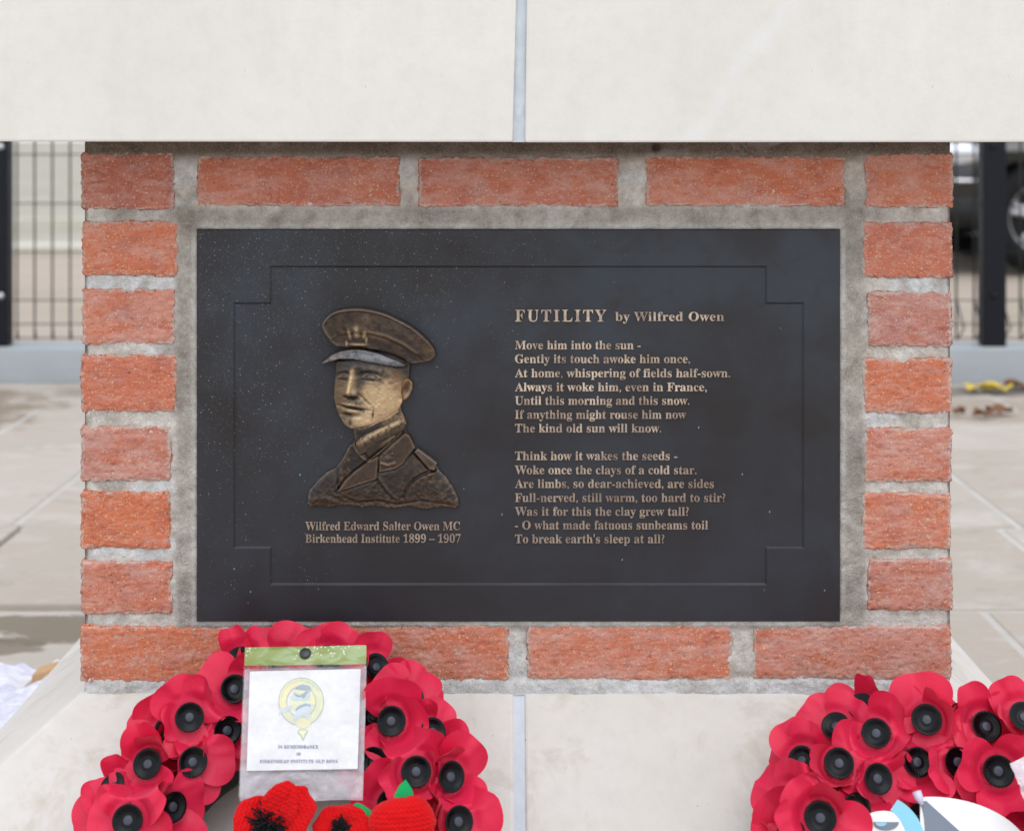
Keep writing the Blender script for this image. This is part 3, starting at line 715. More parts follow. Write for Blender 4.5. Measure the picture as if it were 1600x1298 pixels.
    leaf([(593, 712), (616, 690), (634, 674), (641, 678), (650, 697), (641, 707), (630, 722), (618, 730), (604, 733), (594, 735)], 8.6, 2.0, 7, BR * 1.15)
    leaf([(575, 720), (592, 711), (591, 728), (589, 746), (560, 755), (527, 767), (540, 748), (556, 733)], 8.8, 1.9, 7, BR * 1.2, s=9)
    leaf([(648, 704), (653.6, 697), (684, 720), (680, 732), (672, 731)], 9.0, 2.0, 4, BR * 1.4, s=2)
    paint(li([(650, 699), (668, 711), (682, 721)], 2.2) * .75, ST * .8)
    for cx_, cy_, r in ((607, 713, 5.5), (600, 706, 3), (614, 707, 3)):
        h += 1.3 * ga(cx_, cy_, r * .55, r * .55) - .5 * ga(cx_, cy_, r, r)
    h += 1.0 * li([(596, 721), (606, 724), (617, 721)], 1.5); paint(li([(596, 721), (606, 724), (617, 721)], 1.3) * .7, BR2 * 1.5); paint(ga(607, 712, 5, 5) * np.clip(.5 + nz(2.5, 3), 0, .8), BR2)
    # face
    Fp = sd([(526, 560), (525, 583), (523.5, 604), (522.6, 620), (526.5, 636), (532, 650), (539, 661), (548, 667), (562, 669), (578, 665.5), (592, 658), (610, 650), (622, 641), (629, 628), (634, 612), (640, 590), (643, 562), (600, 548), (560, 545)])
    fi = Fp > 0
    hf = 6 + inf(Fp, 7.0, 34) + 2.0 * ga(575, 612, 40, 45)
    for a, cx_, cy_, sx, sy, r in ((1.0, 538, 576, 8, 2.8, -6), (1.5, 579, 575, 17, 3.2, 10), (-2.0, 541, 585, 7.5, 4, 0), (-2.3, 577, 585, 12, 4.6, 6), (1.3, 539, 586, 4.2, 2.3, 0), (1.6, 582, 586.5, 6.2, 2.7, 8),
                               (-.8, 540, 591, 7, 1.3, 5), (-.9, 582, 592, 9, 1.4, 6), (-.7, 582, 581.5, 8, 1.0, 8), (3.6, 546, 610.5, 4.4, 4.2, 20), (2.6, 558, 612.5, 3.6, 3.4, 0), (1.5, 539.5, 612, 2.6, 2.8, 0), (-2.4, 551, 619, 6, 1.8, 8), (-2.2, 565, 601, 5, 10, 12), (-1.4, 536.5, 601, 3.5, 9, 0), (-1.0, 566, 617, 3, 4, 0),
                               (-1.3, 552, 624, 2, 3, 0), (.9, 558, 626, 12, 3.2, 12), (1.1, 549, 630.3, 11, 1.9, 6), (-2.1, 553, 634.2, 15, 1.25, 9), (1.6, 551, 639.5, 10, 2.6, 8), (-1.5, 549, 645.5, 10, 2.2, 6),
                               (1.9, 553, 656, 10, 6.5, 0), (1.1, 601, 606, 14, 10, -20), (.8, 532, 606, 5, 8, 0), (-1.2, 584, 646, 1.2, 6, 8), (.7, 592, 640, 6, 12, 0), (-1.0, 612, 580, 8, 9, 0), (-1.0, 548, 658, 2.0, 3.5, 0), (-1.5, 568, 639, 3.5, 3, 0)):
        hf = hf + a * ga(cx_, cy_, sx, sy, r)
    hf += 3.4 * li([(553.5, 572), (549.5, 590), (546, 608)], 3.1) * (.45 + .55 * sstep(572, 604, Y))
    hf -= 1.1 * li([(562, 613), (570, 620), (579, 629)], 1.5)
    hf += .35 * nz(4.5, 41) + .25 * nz(9, 42)
    h = np.where(fi, np.maximum(h * (Y > 640), hf), h)
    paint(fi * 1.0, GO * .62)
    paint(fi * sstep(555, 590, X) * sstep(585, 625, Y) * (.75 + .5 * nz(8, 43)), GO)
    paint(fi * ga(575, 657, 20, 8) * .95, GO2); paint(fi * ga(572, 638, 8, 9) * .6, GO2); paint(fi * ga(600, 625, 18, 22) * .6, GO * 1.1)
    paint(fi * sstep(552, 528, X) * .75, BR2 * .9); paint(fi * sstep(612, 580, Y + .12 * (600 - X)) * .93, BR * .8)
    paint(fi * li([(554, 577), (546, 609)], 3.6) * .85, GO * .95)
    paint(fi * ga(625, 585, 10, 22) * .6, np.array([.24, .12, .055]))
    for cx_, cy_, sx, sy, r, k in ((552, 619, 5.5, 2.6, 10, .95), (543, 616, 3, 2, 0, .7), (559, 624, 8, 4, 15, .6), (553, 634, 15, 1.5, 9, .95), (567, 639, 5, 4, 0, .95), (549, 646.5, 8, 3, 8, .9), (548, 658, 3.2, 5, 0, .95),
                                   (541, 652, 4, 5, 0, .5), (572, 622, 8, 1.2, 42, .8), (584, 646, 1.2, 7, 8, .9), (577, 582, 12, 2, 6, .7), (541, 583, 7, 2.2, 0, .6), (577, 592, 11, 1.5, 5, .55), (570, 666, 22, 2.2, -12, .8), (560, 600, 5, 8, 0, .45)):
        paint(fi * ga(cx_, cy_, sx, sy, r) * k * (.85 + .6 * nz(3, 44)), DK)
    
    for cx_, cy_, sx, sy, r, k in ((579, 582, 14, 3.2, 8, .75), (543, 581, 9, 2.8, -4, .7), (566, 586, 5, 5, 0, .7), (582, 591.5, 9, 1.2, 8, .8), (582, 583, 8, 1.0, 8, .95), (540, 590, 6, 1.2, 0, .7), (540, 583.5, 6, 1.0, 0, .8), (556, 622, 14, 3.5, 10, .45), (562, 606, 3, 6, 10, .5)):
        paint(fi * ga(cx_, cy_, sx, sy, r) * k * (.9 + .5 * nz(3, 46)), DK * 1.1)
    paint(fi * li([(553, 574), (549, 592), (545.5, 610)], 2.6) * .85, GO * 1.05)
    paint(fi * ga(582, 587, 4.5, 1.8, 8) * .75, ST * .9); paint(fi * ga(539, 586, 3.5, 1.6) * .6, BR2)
    paint(fi * ga(549, 631, 10, 1.3, 6) * .7, GO * .8); paint(fi * ga(551, 639.5, 9, 1.5, 8) * .8, GO * .9)
    def el(cx, cy, rx, ry, rot=0):
        c, s_ = math.cos(math.radians(rot)), math.sin(math.radians(rot)); u = (X - cx) * c + (Y - cy) * s_; w = -(X - cx) * s_ + (Y - cy) * c
        return 1 - sstep(.75, 1.15, np.hypot(u / rx, w / ry))
    # eyes: ball, lids, brows
    for ball, up_, lo_, brow in (((582, 586.5, 6.5, 2.6, 8), [(569, 588), (574, 583.5), (581, 582), (588, 584), (594, 588.5)], [(572, 589), (580, 591), (590, 590)], [(563, 579), (570, 575.5), (580, 575), (590, 578), (600, 583)]),
                                 ((540, 586.5, 4.6, 2.2, -2), [(532, 588), (536, 584), (541, 583), (547, 587)], [(534, 589.5), (540, 590.5), (546, 589)], [(529, 580), (535, 576.5), (542, 576), (548, 579)])):
        b_ = el(*ball); h = h + fi * (.8 * b_ + .7 * li(up_, 1.3) + .5 * li(lo_, 1.2) + .6 * li(brow, 2.2))
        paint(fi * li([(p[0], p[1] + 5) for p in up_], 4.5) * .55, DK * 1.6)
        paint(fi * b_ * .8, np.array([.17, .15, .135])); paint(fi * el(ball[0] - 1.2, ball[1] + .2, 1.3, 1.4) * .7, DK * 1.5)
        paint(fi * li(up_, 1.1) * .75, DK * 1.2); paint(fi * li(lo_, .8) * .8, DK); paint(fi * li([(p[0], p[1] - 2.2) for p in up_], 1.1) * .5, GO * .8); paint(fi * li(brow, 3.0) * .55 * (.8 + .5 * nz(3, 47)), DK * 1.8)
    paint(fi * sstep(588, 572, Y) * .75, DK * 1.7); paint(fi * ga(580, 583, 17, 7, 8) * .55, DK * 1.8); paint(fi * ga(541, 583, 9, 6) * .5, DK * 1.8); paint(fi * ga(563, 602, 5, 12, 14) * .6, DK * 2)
    paint(fi * li([(552, 578), (549, 594), (545.5, 609)], 2.2) * .9, GO * 1.1); paint(fi * ga(634, 580, 7, 14) * .8, DK * 1.6)
    for ball in ((582, 586.8, 5.5, 2.0, 8), (540, 586.8, 4, 1.7, -2)): paint(fi * el(*ball) * .7, np.array([.16, .14, .125])); paint(fi * el(ball[0] - 1, ball[1], 1.2, 1.3) * .8, DK)
    # moustache, nostrils, mouth
    paint(fi * ga(557, 625, 10, 4.5, 14) * np.clip(.45 + 1.5 * nz(2.6, 48), 0, .9), DK * 1.2); paint(fi * ga(604, 618, 20, 26) * np.clip(.3 + .5 * nz(5, 52), 0, .6), GO * 1.15); paint(fi * ga(533, 612, 8, 26) * .55, BR2)
    paint(fi * li([(541, 616), (546, 619.5), (552, 619), (559, 617.5)], 1.4) * .95, DK); paint(fi * li([(537, 631), (545, 633), (556, 635), (567, 638)], 1.2) * .95, DK)
    paint(fi * li([(548, 645), (541, 643)], 2.2) * .85, DK); paint(fi * el(546, 611, 3.2, 4) * .6, GO2)
    # ear
    E = sd([(628, 596), (633, 590), (641, 590), (646, 596), (646, 606), (641, 616), (634, 624), (629, 622), (628, 610)])
    ei = E > 0; h = np.where(ei, np.maximum(h, 8.5 + inf(E, 2.6, 5)) - 2.6 * ga(635, 605, 3, 7, 20), h); paint(ei * .95, np.array([.20, .115, .06])); paint(ei * ga(635, 606, 3, 7, 20) * .9, np.array([.10, .05, .025])); paint(ei * ga(638, 616, 3, 4, 20) * .7, GO * .9); paint(ei * ga(643, 600, 1.6, 7, 5) * .6, GO * .6)
    # cap crown
    Cr = sd([(503.6, 509), (505.5, 501), (509.7, 496), (515, 490), (521, 486), (528, 483), (537, 481), (550, 479.6), (565, 479.3), (584, 482), (598, 486), (610, 490), (622, 496), (634, 502), (645, 508.5), (655, 516), (664, 524), (671.5, 531.5),
             (677, 538.5), (681, 546), (682, 554), (678, 560.5), (668, 564), (650, 567), (640, 567), (613, 553), (590.6, 546), (565, 541), (535.6, 541), (527, 541), (519, 534), (510, 522), (506, 515)])
    ci = Cr > 0
    hc = 8 + inf(Cr, 4.5, 8) + 4.0 * ga(588, 512, 60, 22, 20) + 1.6 * np.exp(-.5 * ((Cr - 2.5) / 1.8) ** 2) * sstep(556, 500, Y)
    band = sd([(520, 530), (530, 522), (548, 519), (577, 519), (605, 526), (632, 539), (655, 553), (668, 566), (640, 580), (560, 560), (520, 545)])
    hc = hc - 1.4 * sstep(-3, 3.0, band) + .9 * li([(578, 517), (605, 523), (632, 536), (650, 550)], 2.0)
    hc += .5 * nz(8, 62) + .3 * nz(20, 63, 2)
    h = np.where(ci, hc, h)
    paint(ci * 1.0, BR * .95); paint(ci * np.clip(nz(16, 64) * 1.3 + .15, 0, .7), BR2 * 1.0); paint(ci * np.clip(nz(7, 66) * 1.4, 0, .8), DK * 1.2); paint(ci * sstep(-4, 14, band) * .5, DK * 1.3); paint(ci * li([(578, 517), (605, 523), (632, 536), (650, 550)], 2.0) * .45, BR2 * 1.2); paint(ci * sstep(545, 515, X) * .45, DK * 1.4)
    paint(np.exp(-.5 * ((Cr - 2) / 1.3) ** 2) * ci * sstep(545, 500, Y) * .65, ST * .75); paint(ci * ga(592, 524, 12, 2.5, 15) * .8, BR2 * 1.4)
    # cap badge (plumes and scroll)
    for cx_, cy_, sx, sy, r, a in ((547.5, 521, 2.0, 6, -12, 1.7), (558.5, 512, 3, 3, 0, 1.8), (559, 521, 3.4, 4, 0, 1.6), (571, 521, 2.2, 4.5, 14, 1.5), (561, 536.5, 10, 1.6, 2, 1.5), (543, 536, 1.5, 4, 0, 1.0), (574, 530, 1.5, 4, 0, .9)):
        gg = ga(cx_, cy_, sx, sy, r); h += a * gg * ci; paint(ci * np.clip(gg * 1.3 - .25, 0, 1) * .65, GO * .9)
    h -= 1.0 * ga(558.5, 512, 1.2, 1.2) * ci
    # peak
    Pk = sd([(504, 564), (510, 560), (518, 553), (526, 549), (533, 546.5), (548.5, 544), (565, 544), (573, 545), (597, 551), (620, 560), (636, 566.5), (634, 570.5), (623, 571), (597, 567.5), (573, 563), (553, 559), (532, 558.5), (516, 563.5), (508, 566)])
    pi_ = Pk > 0; h = np.where(pi_, 12.0 + inf(Pk, 3.0, 9) + 2.2 * sstep(545, 564, Y), h); paint(pi_ * 1.0, ST * .9); paint(pi_ * np.clip(nz(6, 71) * 1.4, 0, .6), DK * 2); paint(np.exp(-.5 * ((Pk - 1) / 1) ** 2) * pi_ * .5, BR)  # sky reflection on the peak painted in as steel blue-grey
    kb = ga(636.5, 565.5, 3.4, 3.4); h += 2.2 * kb; paint(kb * .8, BR * .8)
    # painted highlights: bright rims on shoulders and collar, put into the bronze colour
    paint(np.exp(-.5 * ((J - 1.6) / 1.2) ** 2) * inJ * (h < 7.5) * (.35 + .5 * nz(12, 81)) * (Y < 785), ST * .9)
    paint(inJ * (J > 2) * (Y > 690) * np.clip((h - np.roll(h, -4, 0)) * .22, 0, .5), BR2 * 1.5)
    # cavity tarnish: darken where the surface is lower than its surroundings
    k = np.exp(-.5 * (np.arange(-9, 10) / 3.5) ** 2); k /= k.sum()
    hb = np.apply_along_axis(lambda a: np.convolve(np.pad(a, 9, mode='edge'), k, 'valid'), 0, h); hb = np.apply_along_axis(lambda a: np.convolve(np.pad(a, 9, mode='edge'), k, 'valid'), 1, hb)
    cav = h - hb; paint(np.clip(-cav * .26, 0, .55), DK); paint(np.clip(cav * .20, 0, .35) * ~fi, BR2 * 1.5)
    h = np.where(h > .5, h + .75 * np.clip(cav, -2.5, 2.5), h)
    keep = (h > .0)
    depth = .00080 * np.maximum(h, -1.0) * 1.0
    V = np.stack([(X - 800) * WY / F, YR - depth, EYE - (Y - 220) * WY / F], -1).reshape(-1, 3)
    idx = -np.ones(ny * nx, int); fl = []
    kp = keep
    cell = kp[:-1, :-1] | kp[1:, :-1] | kp[:-1, 1:] | kp[1:, 1:]
    jj, ii = np.nonzero(cell); a = jj * nx + ii
    fl = np.stack([a + nx, a + nx + 1, a + 1, a], 1)
    used = np.unique(fl); idx[used] = np.arange(len(used))
    return V[used], idx[fl], C.reshape(-1, 3)[used]
V, Fc, Cc = relief()
obj('portrait_relief', V, Fc.tolist(), M_RELIEF, plq, True, {'patina_sheen': Cc})

# ------------------------------------------------------------------ poppy wreaths
VS = Vector((0, .79, .613)).normalized(); NS = Vector((0, -.613, .79)).normalized()
BUTTON_PROF = [(.0001, .0032), (.0040, .0032), (.0049, .0028), (.0052, .0010), (.0075, .0008), (.0100, .0016), (.0130, .0030), (.0154, .0043), (.0160, .0040), (.0157, .0030), (.0100, .0002), (.0050, -.004)]
def button_mesh():
    m = MB(); m.lathe(BUTTON_PROF[3:], 104, zf=lambda r, k: (.00010 if (k // 2) % 2 else 0) * (1 if .0072 < r < .0158 else 0))
    n1 = len(m.f); m.lathe(BUTTON_PROF[:4], 32); return m, n1
bmsh, nb1 = button_mesh()
_b = obj('button', bmsh.v, bmsh.f, M_BUTTON); BUTTON = _b.data; BUTTON.materials.append(M_BOSS)
for p in BUTTON.polygons:
    if p.index >= nb1: p.material_index = 1
bpy.data.objects.remove(_b)
def poppy_mesh(rs, lobes=None):
    rr = random.Random(rs); m = MB()
    if lobes is None:
        lobes = []; a0 = rr.uniform(0, 360)
        for k in range(4):
            lobes.append((a0 + 90 * k + rr.uniform(-14, 14), rr.uniform(.037, .044), rr.uniform(.025, .031), rr.uniform(4, 26) + (8 if k % 2 else 0), rr.choice([-8, 6, 14, 26, 36, 48]), rr.uniform(-14, 26)))
    for li_, (ang, L, Wd, tilt, curl, bend) in enumerate(lobes):
        nr, nf = 13, 40; v = []; A = math.radians(ang + rr.uniform(-6, 6)); ph = rr.uniform(0, 6)
        tilt += rr.uniform(-9, 13); curl *= rr.uniform(.7, 1.7); bend += rr.uniform(-16, 22); Wd *= rr.uniform(.86, 1.0); skew = rr.uniform(-.35, .35); dent = rr.uniform(0, .10); cre = rr.uniform(-.5, .5)
        for j in range(nr):
            rho = (j + .02) / (nr - 1)
            for i in range(nf):
                f = 2 * math.pi * i / nf
                s = .50 * L + .50 * L * rho * math.cos(f)
                x = Wd * rho * math.sin(f) * (1 + .18 * math.cos(f)); s *= 1 - dent * math.exp(-(f if f < math.pi else 2 * math.pi - f) ** 2 / .12) * rho; x += skew * s * (s / L) * .25
                a = math.radians(tilt * .86 + bend * (s / L))
                k = curl * .95 * (.25 + .9 * s / L)
                if abs(k) > 1e-3: xx, dz = math.sin(k * x) / k, (1 - math.cos(k * x)) / k
                else: xx, dz = x, 0
                dz += .0022 * math.exp(-((x - cre * Wd) / .004) ** 2) * (s / L) + .0018 * math.sin(2.6 * f + ph) * rho ** 3 + .0010 * math.sin(x * 190 + ph) * (s / L)
                r = s * math.cos(a) - dz * math.sin(a); z = s * math.sin(a) + dz * math.cos(a) + .0007 * (li_ % 2) + .0004 * li_
                v.append((r * math.cos(A) - xx * math.sin(A), r * math.sin(A) + xx * math.cos(A), z))
        m.add(v, gridfaces(nr, nf, 0, True))
    return m
def wreath(name, cxp, C, label, entries, fill, seed):
    e = thing('poppy_wreath', (C.x, C.y, 0), label, 'wreath', 'red poppy wreaths leaning on the plinth')
    # moulded base ring
    m = MB(); n, q = 64, 12; v = []
    for i in range(n):
        a = 2 * math.pi * i / n; u = Vector((math.cos(a), 0, 0)) + VS * math.sin(a)
        for k in range(q):
            b = 2 * math.pi * k / q
            v.append(C + u * (.145 + .042 * math.cos(b)) + NS * (-.012 + .032 * math.sin(b)))
    m.add(v, gridfaces(n, q, 0, True) ); 
    m.f = [f for f in m.f]; last = (n - 1) * q
    m.f += [(last + k, last + (k + 1) % q, (k + 1) % q, k) for k in range(q)]
    m.build('base_ring', M_RING, e)
    items = []
    def put(pos, nrm, rot, sc, sd_, lobes=None, guard=False):
        z = nrm.normalized(); xa = Vector((1, 0, 0)); xa = (xa - z * xa.dot(z)).normalized(); ya = z.cross(xa)
        R = Matrix((xa, ya, z)).transposed().to_4x4() @ Matrix.Rotation(math.radians(rot), 4, 'Z') @ Matrix.Scale(sc, 4)
        items.append((Matrix.Translation(pos) @ R, poppy_mesh(sd_, lobes), guard))
    for k, en in enumerate(entries):
        x, y, tx, ty, rot, sc, hh = en[:7]; lob = en[7] if len(en) > 7 else None
        guard = hh >= .050
        hh += .006; pos = hit(x, y, C + NS * hh, NS); view = (Vector((0, 0, EYE)) - pos).normalized()
        nrm = (view + Vector((tx, 0, ty)) * 1.35).normalized()
        put(pos - nrm * .0095, nrm, rot, sc, seed * 100 + k, lob, guard)
    for k, (a, r, hh) in enumerate(fill):
        A = math.radians(a); u = Vector((math.cos(A), 0, 0)) + VS * math.sin(A)
        rad = (r - .145) / .06
        put(C + u * r + NS * hh, (NS + u * rad * .9 + Vector((0, -.3, 0))).normalized(), k * 47, .95, seed * 100 + 50 + k)
    def tf(M, v): return v @ np.array(M.to_3x3()).T + np.array(M.translation)
    for i, (M, pm, gd) in enumerate(items):
        v = tf(M, np.array([tuple(p) for p in pm.v]))
        for j, (Mj, pj, gj) in enumerate(items):      # paper bends out of the way of the button faces
            if not (gj or i == j): continue
            if (Mj.translation - M.translation).length > .11: continue
            w = tf(Mj.inverted(), v); rad = np.hypot(w[:, 0], w[:, 1])
            r0, r1, lim = (.0165, .026, .0030) if i == j else (.018, .034, -.0015)
            f = (1 - sstep(r0, r1, rad)) * ((w[:, 2] > lim) & (w[:, 2] < .06))
            w[:, 2] = w[:, 2] * (1 - f) + lim * f; v = tf(Mj, w)
        me_o = obj('poppy', tf(M.inverted(), v), pm.f, M_PETAL)
        me_o.parent = e; me_o.matrix_local = Matrix.Translation(-e.location) @ M
        b = bpy.data.objects.new('button', BUTTON); COL.objects.link(b); b.parent = me_o; b.location = (0, 0, .0078); b.scale = (.87, .87, .95)
    return e
# (button pixel x, y, lean right, lean up, spin, scale, height over ring plane[, lobes (angle, length, half-width, tilt, curl, bend)])
LC = Vector((PX(440, 1.384), 1.412, EYE - .683))
left = [
    (296, 1120, .02, -.02, 0, 1.0, .058, [(128, .043, .028, 16, 10, -8), (52, .043, .029, 18, 12, -8), (272, .042, .024, 8, 4, 6), (190, .030, .02, -5, 8, 0)]),
    (231, 1193, -.25, .02, 0, 1.0, .050, [(112, .045, .022, 26, 42, 8), (70, .040, .020, 30, 40, 0), (170, .036, .024, 0, 8, 0), (290, .038, .026, 4, 12, 0)]),
    (301, 1190, .18, .02, 0, 1.0, .046, [(0, .045, .027, 10, 12, 6), (292, .045, .027, 6, 8, 10), (150, .036, .022, 40, 40, 10), (80, .036, .024, 8, 6, 0)]),
    (176, 1228, -.55, .45, 0, .95, .042, [(100, .036, .017, 20, 40, 0), (20, .034, .02, 40, 20, 0), (200, .036, .026, 0, 4, 0), (280, .036, .02, 30, 20, 0)]),
    (200, 1281, -.15, -.05, 0, 1.02, .060, [(50, .045, .021, 32, 40, -6), (165, .040, .028, 6, 14, 0), (240, .040, .025, 6, 4, 0), (320, .040, .026, 10, 14, 0), (130, .036, .014, 26, 50, 0)]),
    (355, 1141, .22, -.08, 30, 1.0, .040), (366, 1076, .10, .15, 0, 1.0, .050, [(150, .042, .027, 16, 14, 0), (60, .043, .022, 26, 40, 10), (250, .042, .027, 8, 10, 0), (330, .04, .025, 20, 12, 0)]),
    (270, 1260, .50, -.10, 0, 1.0, .042, [(150, .044, .022, 34, 46, 8), (280, .044, .030, 6, 10, 10), (20, .040, .026, 4, 6, 0), (220, .036, .022, 20, 22, 0)]),
    (373, 1031, -.35, .42, 0, 1.0, .046, [(110, .042, .018, 26, 46, 10), (200, .040, .026, 8, 10, 0), (290, .042, .027, 14, 10, 0), (30, .040, .026, 20, 10, 0)]),
    (435, 1040, -.15, .25, 0, 1.08, .040, [(105, .046, .031, 8, 12, -6), (60, .044, .027, 14, 16, 4), (180, .044, .030, 10, 14, 0), (280, .04, .027, 10, 10, 0)]),
    (512, 1030, .10, .50, 0, 1.05, .046, [(118, .040, .026, 14, 16, 4), (55, .043, .026, 16, 26, 8), (340, .044, .027, 10, 18, 0), (210, .042, .027, 10, 12, 0)]),
    (588, 1042, .50, .35, 0, 1.0, .040, [(100, .040, .025, 12, 20, 0), (330, .042, .026, 24, 38, 0), (200, .044, .026, 14, 10, 0), (270, .042, .026, 20, 20, 0)]),
    (611, 1126, .10, .0, 0, 1.02, .056, [(88, .045, .033, 24, 16, -8), (178, .040, .024, 50, 30, 20), (352, .040, .026, 34, 44, 10), (272, .042, .027, 10, 10, 0)]),
    (676, 1143, .42, .22, 0, .98, .046, [(66, .038, .022, 14, 8, 0), (330, .044, .024, 42, 30, 8), (240, .038, .026, 34, 26, 8), (140, .038, .022, 26, 40, 0)]),
    (640, 1092, .35, .40, 0, 1.05, .038, [(70, .043, .028, 10, 18, 4), (20, .045, .027, 6, 14, -10), (150, .04, .026, 16, 14, 0), (270, .04, .026, 10, 10, 0)]),
    (584, 1190, -.15, .02, 0, 1.0, .044, [(280, .042, .028, 16, 14, 0), (100, .042, .027, 20, 12, 0), (20, .040, .026, 30, 30, 0), (190, .040, .025, 10, 10, 0)]),
    (650, 1205, .06, .02, 0, 1.03, .054, [(100, .044, .030, 22, 18, 0), (345, .044, .024, 40, 36, 8), (285, .045, .026, 8, 8, 0), (205, .044, .024, 30, 44, 0)]),
    (704, 1213, .42, -.02, 0, 1.02, .050, [(55, .045, .027, 18, 10, 0), (300, .044, .029, 18, 14, 0), (200, .036, .024, 50, 26, 20), (130, .036, .022, 30, 24, 0)]),
    (612, 1256, -.10, .0, 0, 1.0, .040, [(130, .045, .029, 14, 10, 0), (220, .042, .028, 10, 10, 0), (330, .045, .024, 30, 40, 0), (40, .042, .026, 14, 18, 0)]),
    (716, 1283, .32, -.02, 0, 1.02, .050, [(30, .046, .029, 8, 10, 4), (110, .042, .027, 16, 18, 0), (200, .040, .022, 46, 40, 10), (300, .044, .028, 10, 10, 0)]),
    (166, 1280, -.45, .05, 0, 1.0, .034, [(105, .044, .029, 2, 10, 0), (190, .044, .030, 0, 8, 0), (280, .044, .029, 6, 10, 0), (20, .040, .026, 10, 20, 0)]),
    (262, 1140, -.3, .3, 0, 1.0, .036, [(120, .044, .027, 4, 10, 0), (185, .046, .029, 4, 10, 0), (40, .042, .026, 10, 14, 0), (280, .040, .026, 8, 10, 0)]),
]
fillL = [(100, .150, .024), (60, .150, .022), (140, .150, .022), (25, .150, .022), (0, .152, .022), (165, .150, .022), (185, .150, .020), (80, .125, .02)]
fillL += [(200 + 14 * k, .150 + .02 * (k % 3 - 1), .034 + .008 * (k % 2)) for k in range(11)]
w1 = wreath('poppy_wreath', 440, LC, 'red paper poppy wreath leaning on the plinth, behind the clear pouch with a white card', left, fillL, 3)
RC = Vector((PX(1490, 1.345), 1.3725, EYE - .714))
right = [
    (1369, 1145, -.05, .12, 0, 1.0, .058, [(38, .046, .028, 24, 24, -8), (200, .044, .022, 26, 34, 0), (320, .042, .024, 14, 14, 0), (100, .036, .022, 40, 40, 20)]),
    (1448, 1124, .0, .12, 0, 1.05, .056, [(92, .045, .033, 16, 14, 0), (150, .042, .026, 10, 12, 0), (290, .044, .028, 14, 14, 0), (20, .040, .026, 30, 22, 0)]),
    (1347, 1104, -.25, .60, 0, 1.0, .040, [(60, .040, .016, 40, 46, 0), (160, .044, .028, 6, 14, 0), (270, .036, .026, 30, 20, 0), (20, .03, .012, 60, 50, 0)]),
    (1306, 1134, -.25, .55, 0, 1.0, .036, [(140, .044, .029, 4, 12, 0), (230, .042, .027, 10, 24, 0), (40, .04, .026, 16, 18, 0), (320, .040, .026, 16, 14, 0)]),
    (1253, 1188, -.45, .25, 0, 1.0, .042, [(105, .045, .027, 20, 16, 0), (175, .046, .030, 0, 10, 0), (330, .040, .022, 42, 40, 10), (60, .040, .024, 28, 30, 0)]),
    (1311, 1192, -.02, .10, 0, 1.02, .052, [(45, .046, .026, 18, 16, 0), (165, .044, .018, 40, 50, 0), (268, .040, .025, 52, 20, 0), (330, .042, .026, 18, 30, 0)]),
    (1371, 1216, .30, .0, 0, 1.02, .050, [(355, .045, .029, 8, 12, 0), (85, .040, .024, 30, 34, 0), (275, .045, .027, 12, 12, 0), (190, .040, .022, 36, 40, 0)]),
    (1433, 1190, .25, .0, 0, 1.0, .044, [(355, .045, .028, 16, 10, -10), (280, .045, .028, 8, 10, 0), (180, .042, .026, 44, 20, 10), (80, .040, .026, 14, 10, 0)]),
    (1497, 1190, .28, -.02, 0, 1.0, .042, [(190, .045, .028, 40, 16, 0), (285, .046, .031, 6, 12, 0), (350, .040, .026, 14, 14, 0), (80, .040, .026, 10, 14, 0)]),
    (1541, 1135, .25, .20, 0, 1.05, .048, [(110, .046, .020, 30, 44, 10), (200, .042, .026, 28, 30, 0), (300, .045, .029, 10, 14, 0), (30, .044, .024, 20, 34, 0)]),
    (1560, 1204, .10, -.05, 0, 1.05, .050, [(160, .044, .027, 12, 16, 0), (280, .046, .029, 10, 10, 0), (30, .042, .026, 20, 14, 0), (220, .044, .028, 4, 8, 0)]),
    (1230, 1252, -.42, .12, 0, 1.0, .046, [(150, .044, .028, 4, 12, 0), (60, .042, .026, 14, 16, 0), (240, .046, .026, 12, 20, 0), (320, .040, .024, 24, 24, 0)]),
    (1282, 1277, -.02, .02, 0, 1.05, .062, [(70, .045, .018, 34, 46, 4), (200, .046, .026, 18, 30, 0), (330, .046, .027, 18, 22, 0), (130, .042, .026, 14, 16, 0)]),
    (1338, 1262, .32, .0, 0, 1.0, .044, [(100, .042, .024, 30, 30, 0), (10, .044, .026, 10, 14, 0), (200, .044, .022, 46, 36, 0), (290, .045, .028, 8, 10, 0)]),
    (1600, 1120, .2, .3, 0, 1.05, .050, [(120, .042, .024, 20, 18, 0), (200, .046, .02, 30, 44, 0), (290, .044, .028, 8, 10, 0), (20, .042, .027, 16, 14, 0)]),
    (1512, 1120, .1, .4, 0, 1.0, .036, [(95, .046, .014, 34, 52, 4), (180, .042, .027, 6, 12, 0), (300, .042, .027, 10, 10, 0), (10, .042, .026, 8, 14, 0)]),
    (1238, 1302, -.45, .05, 0, 1.05, .040, [(120, .044, .028, 8, 14, 0), (190, .045, .030, 0, 8, 0), (280, .042, .028, 8, 12, 0), (30, .042, .026, 16, 22, 0)]),
    (1640, 1190, .4, .1, 20, 1.05, .046), (1660, 1280, .4, 0, 50, 1.05, .048), (1628, 1262, .0, 0, 80, 1.0, .040, [(100, .045, .028, 8, 12, 0), (180, .045, .029, 6, 10, 0), (270, .044, .028, 8, 10, 0), (0, .042, .027, 10, 10, 0)]),
]
fillR = [(95, .150, .022), (60, .150, .022), (125, .150, .022), (30, .150, .022), (5, .150, .022), (155, .150, .022), (180, .150, .020), (75, .12, .018), (110, .12, .018)]
fillR += [(200 + 14 * k, .150 + .02 * (k % 3 - 1), .034 + .008 * (k % 2)) for k in range(11)]
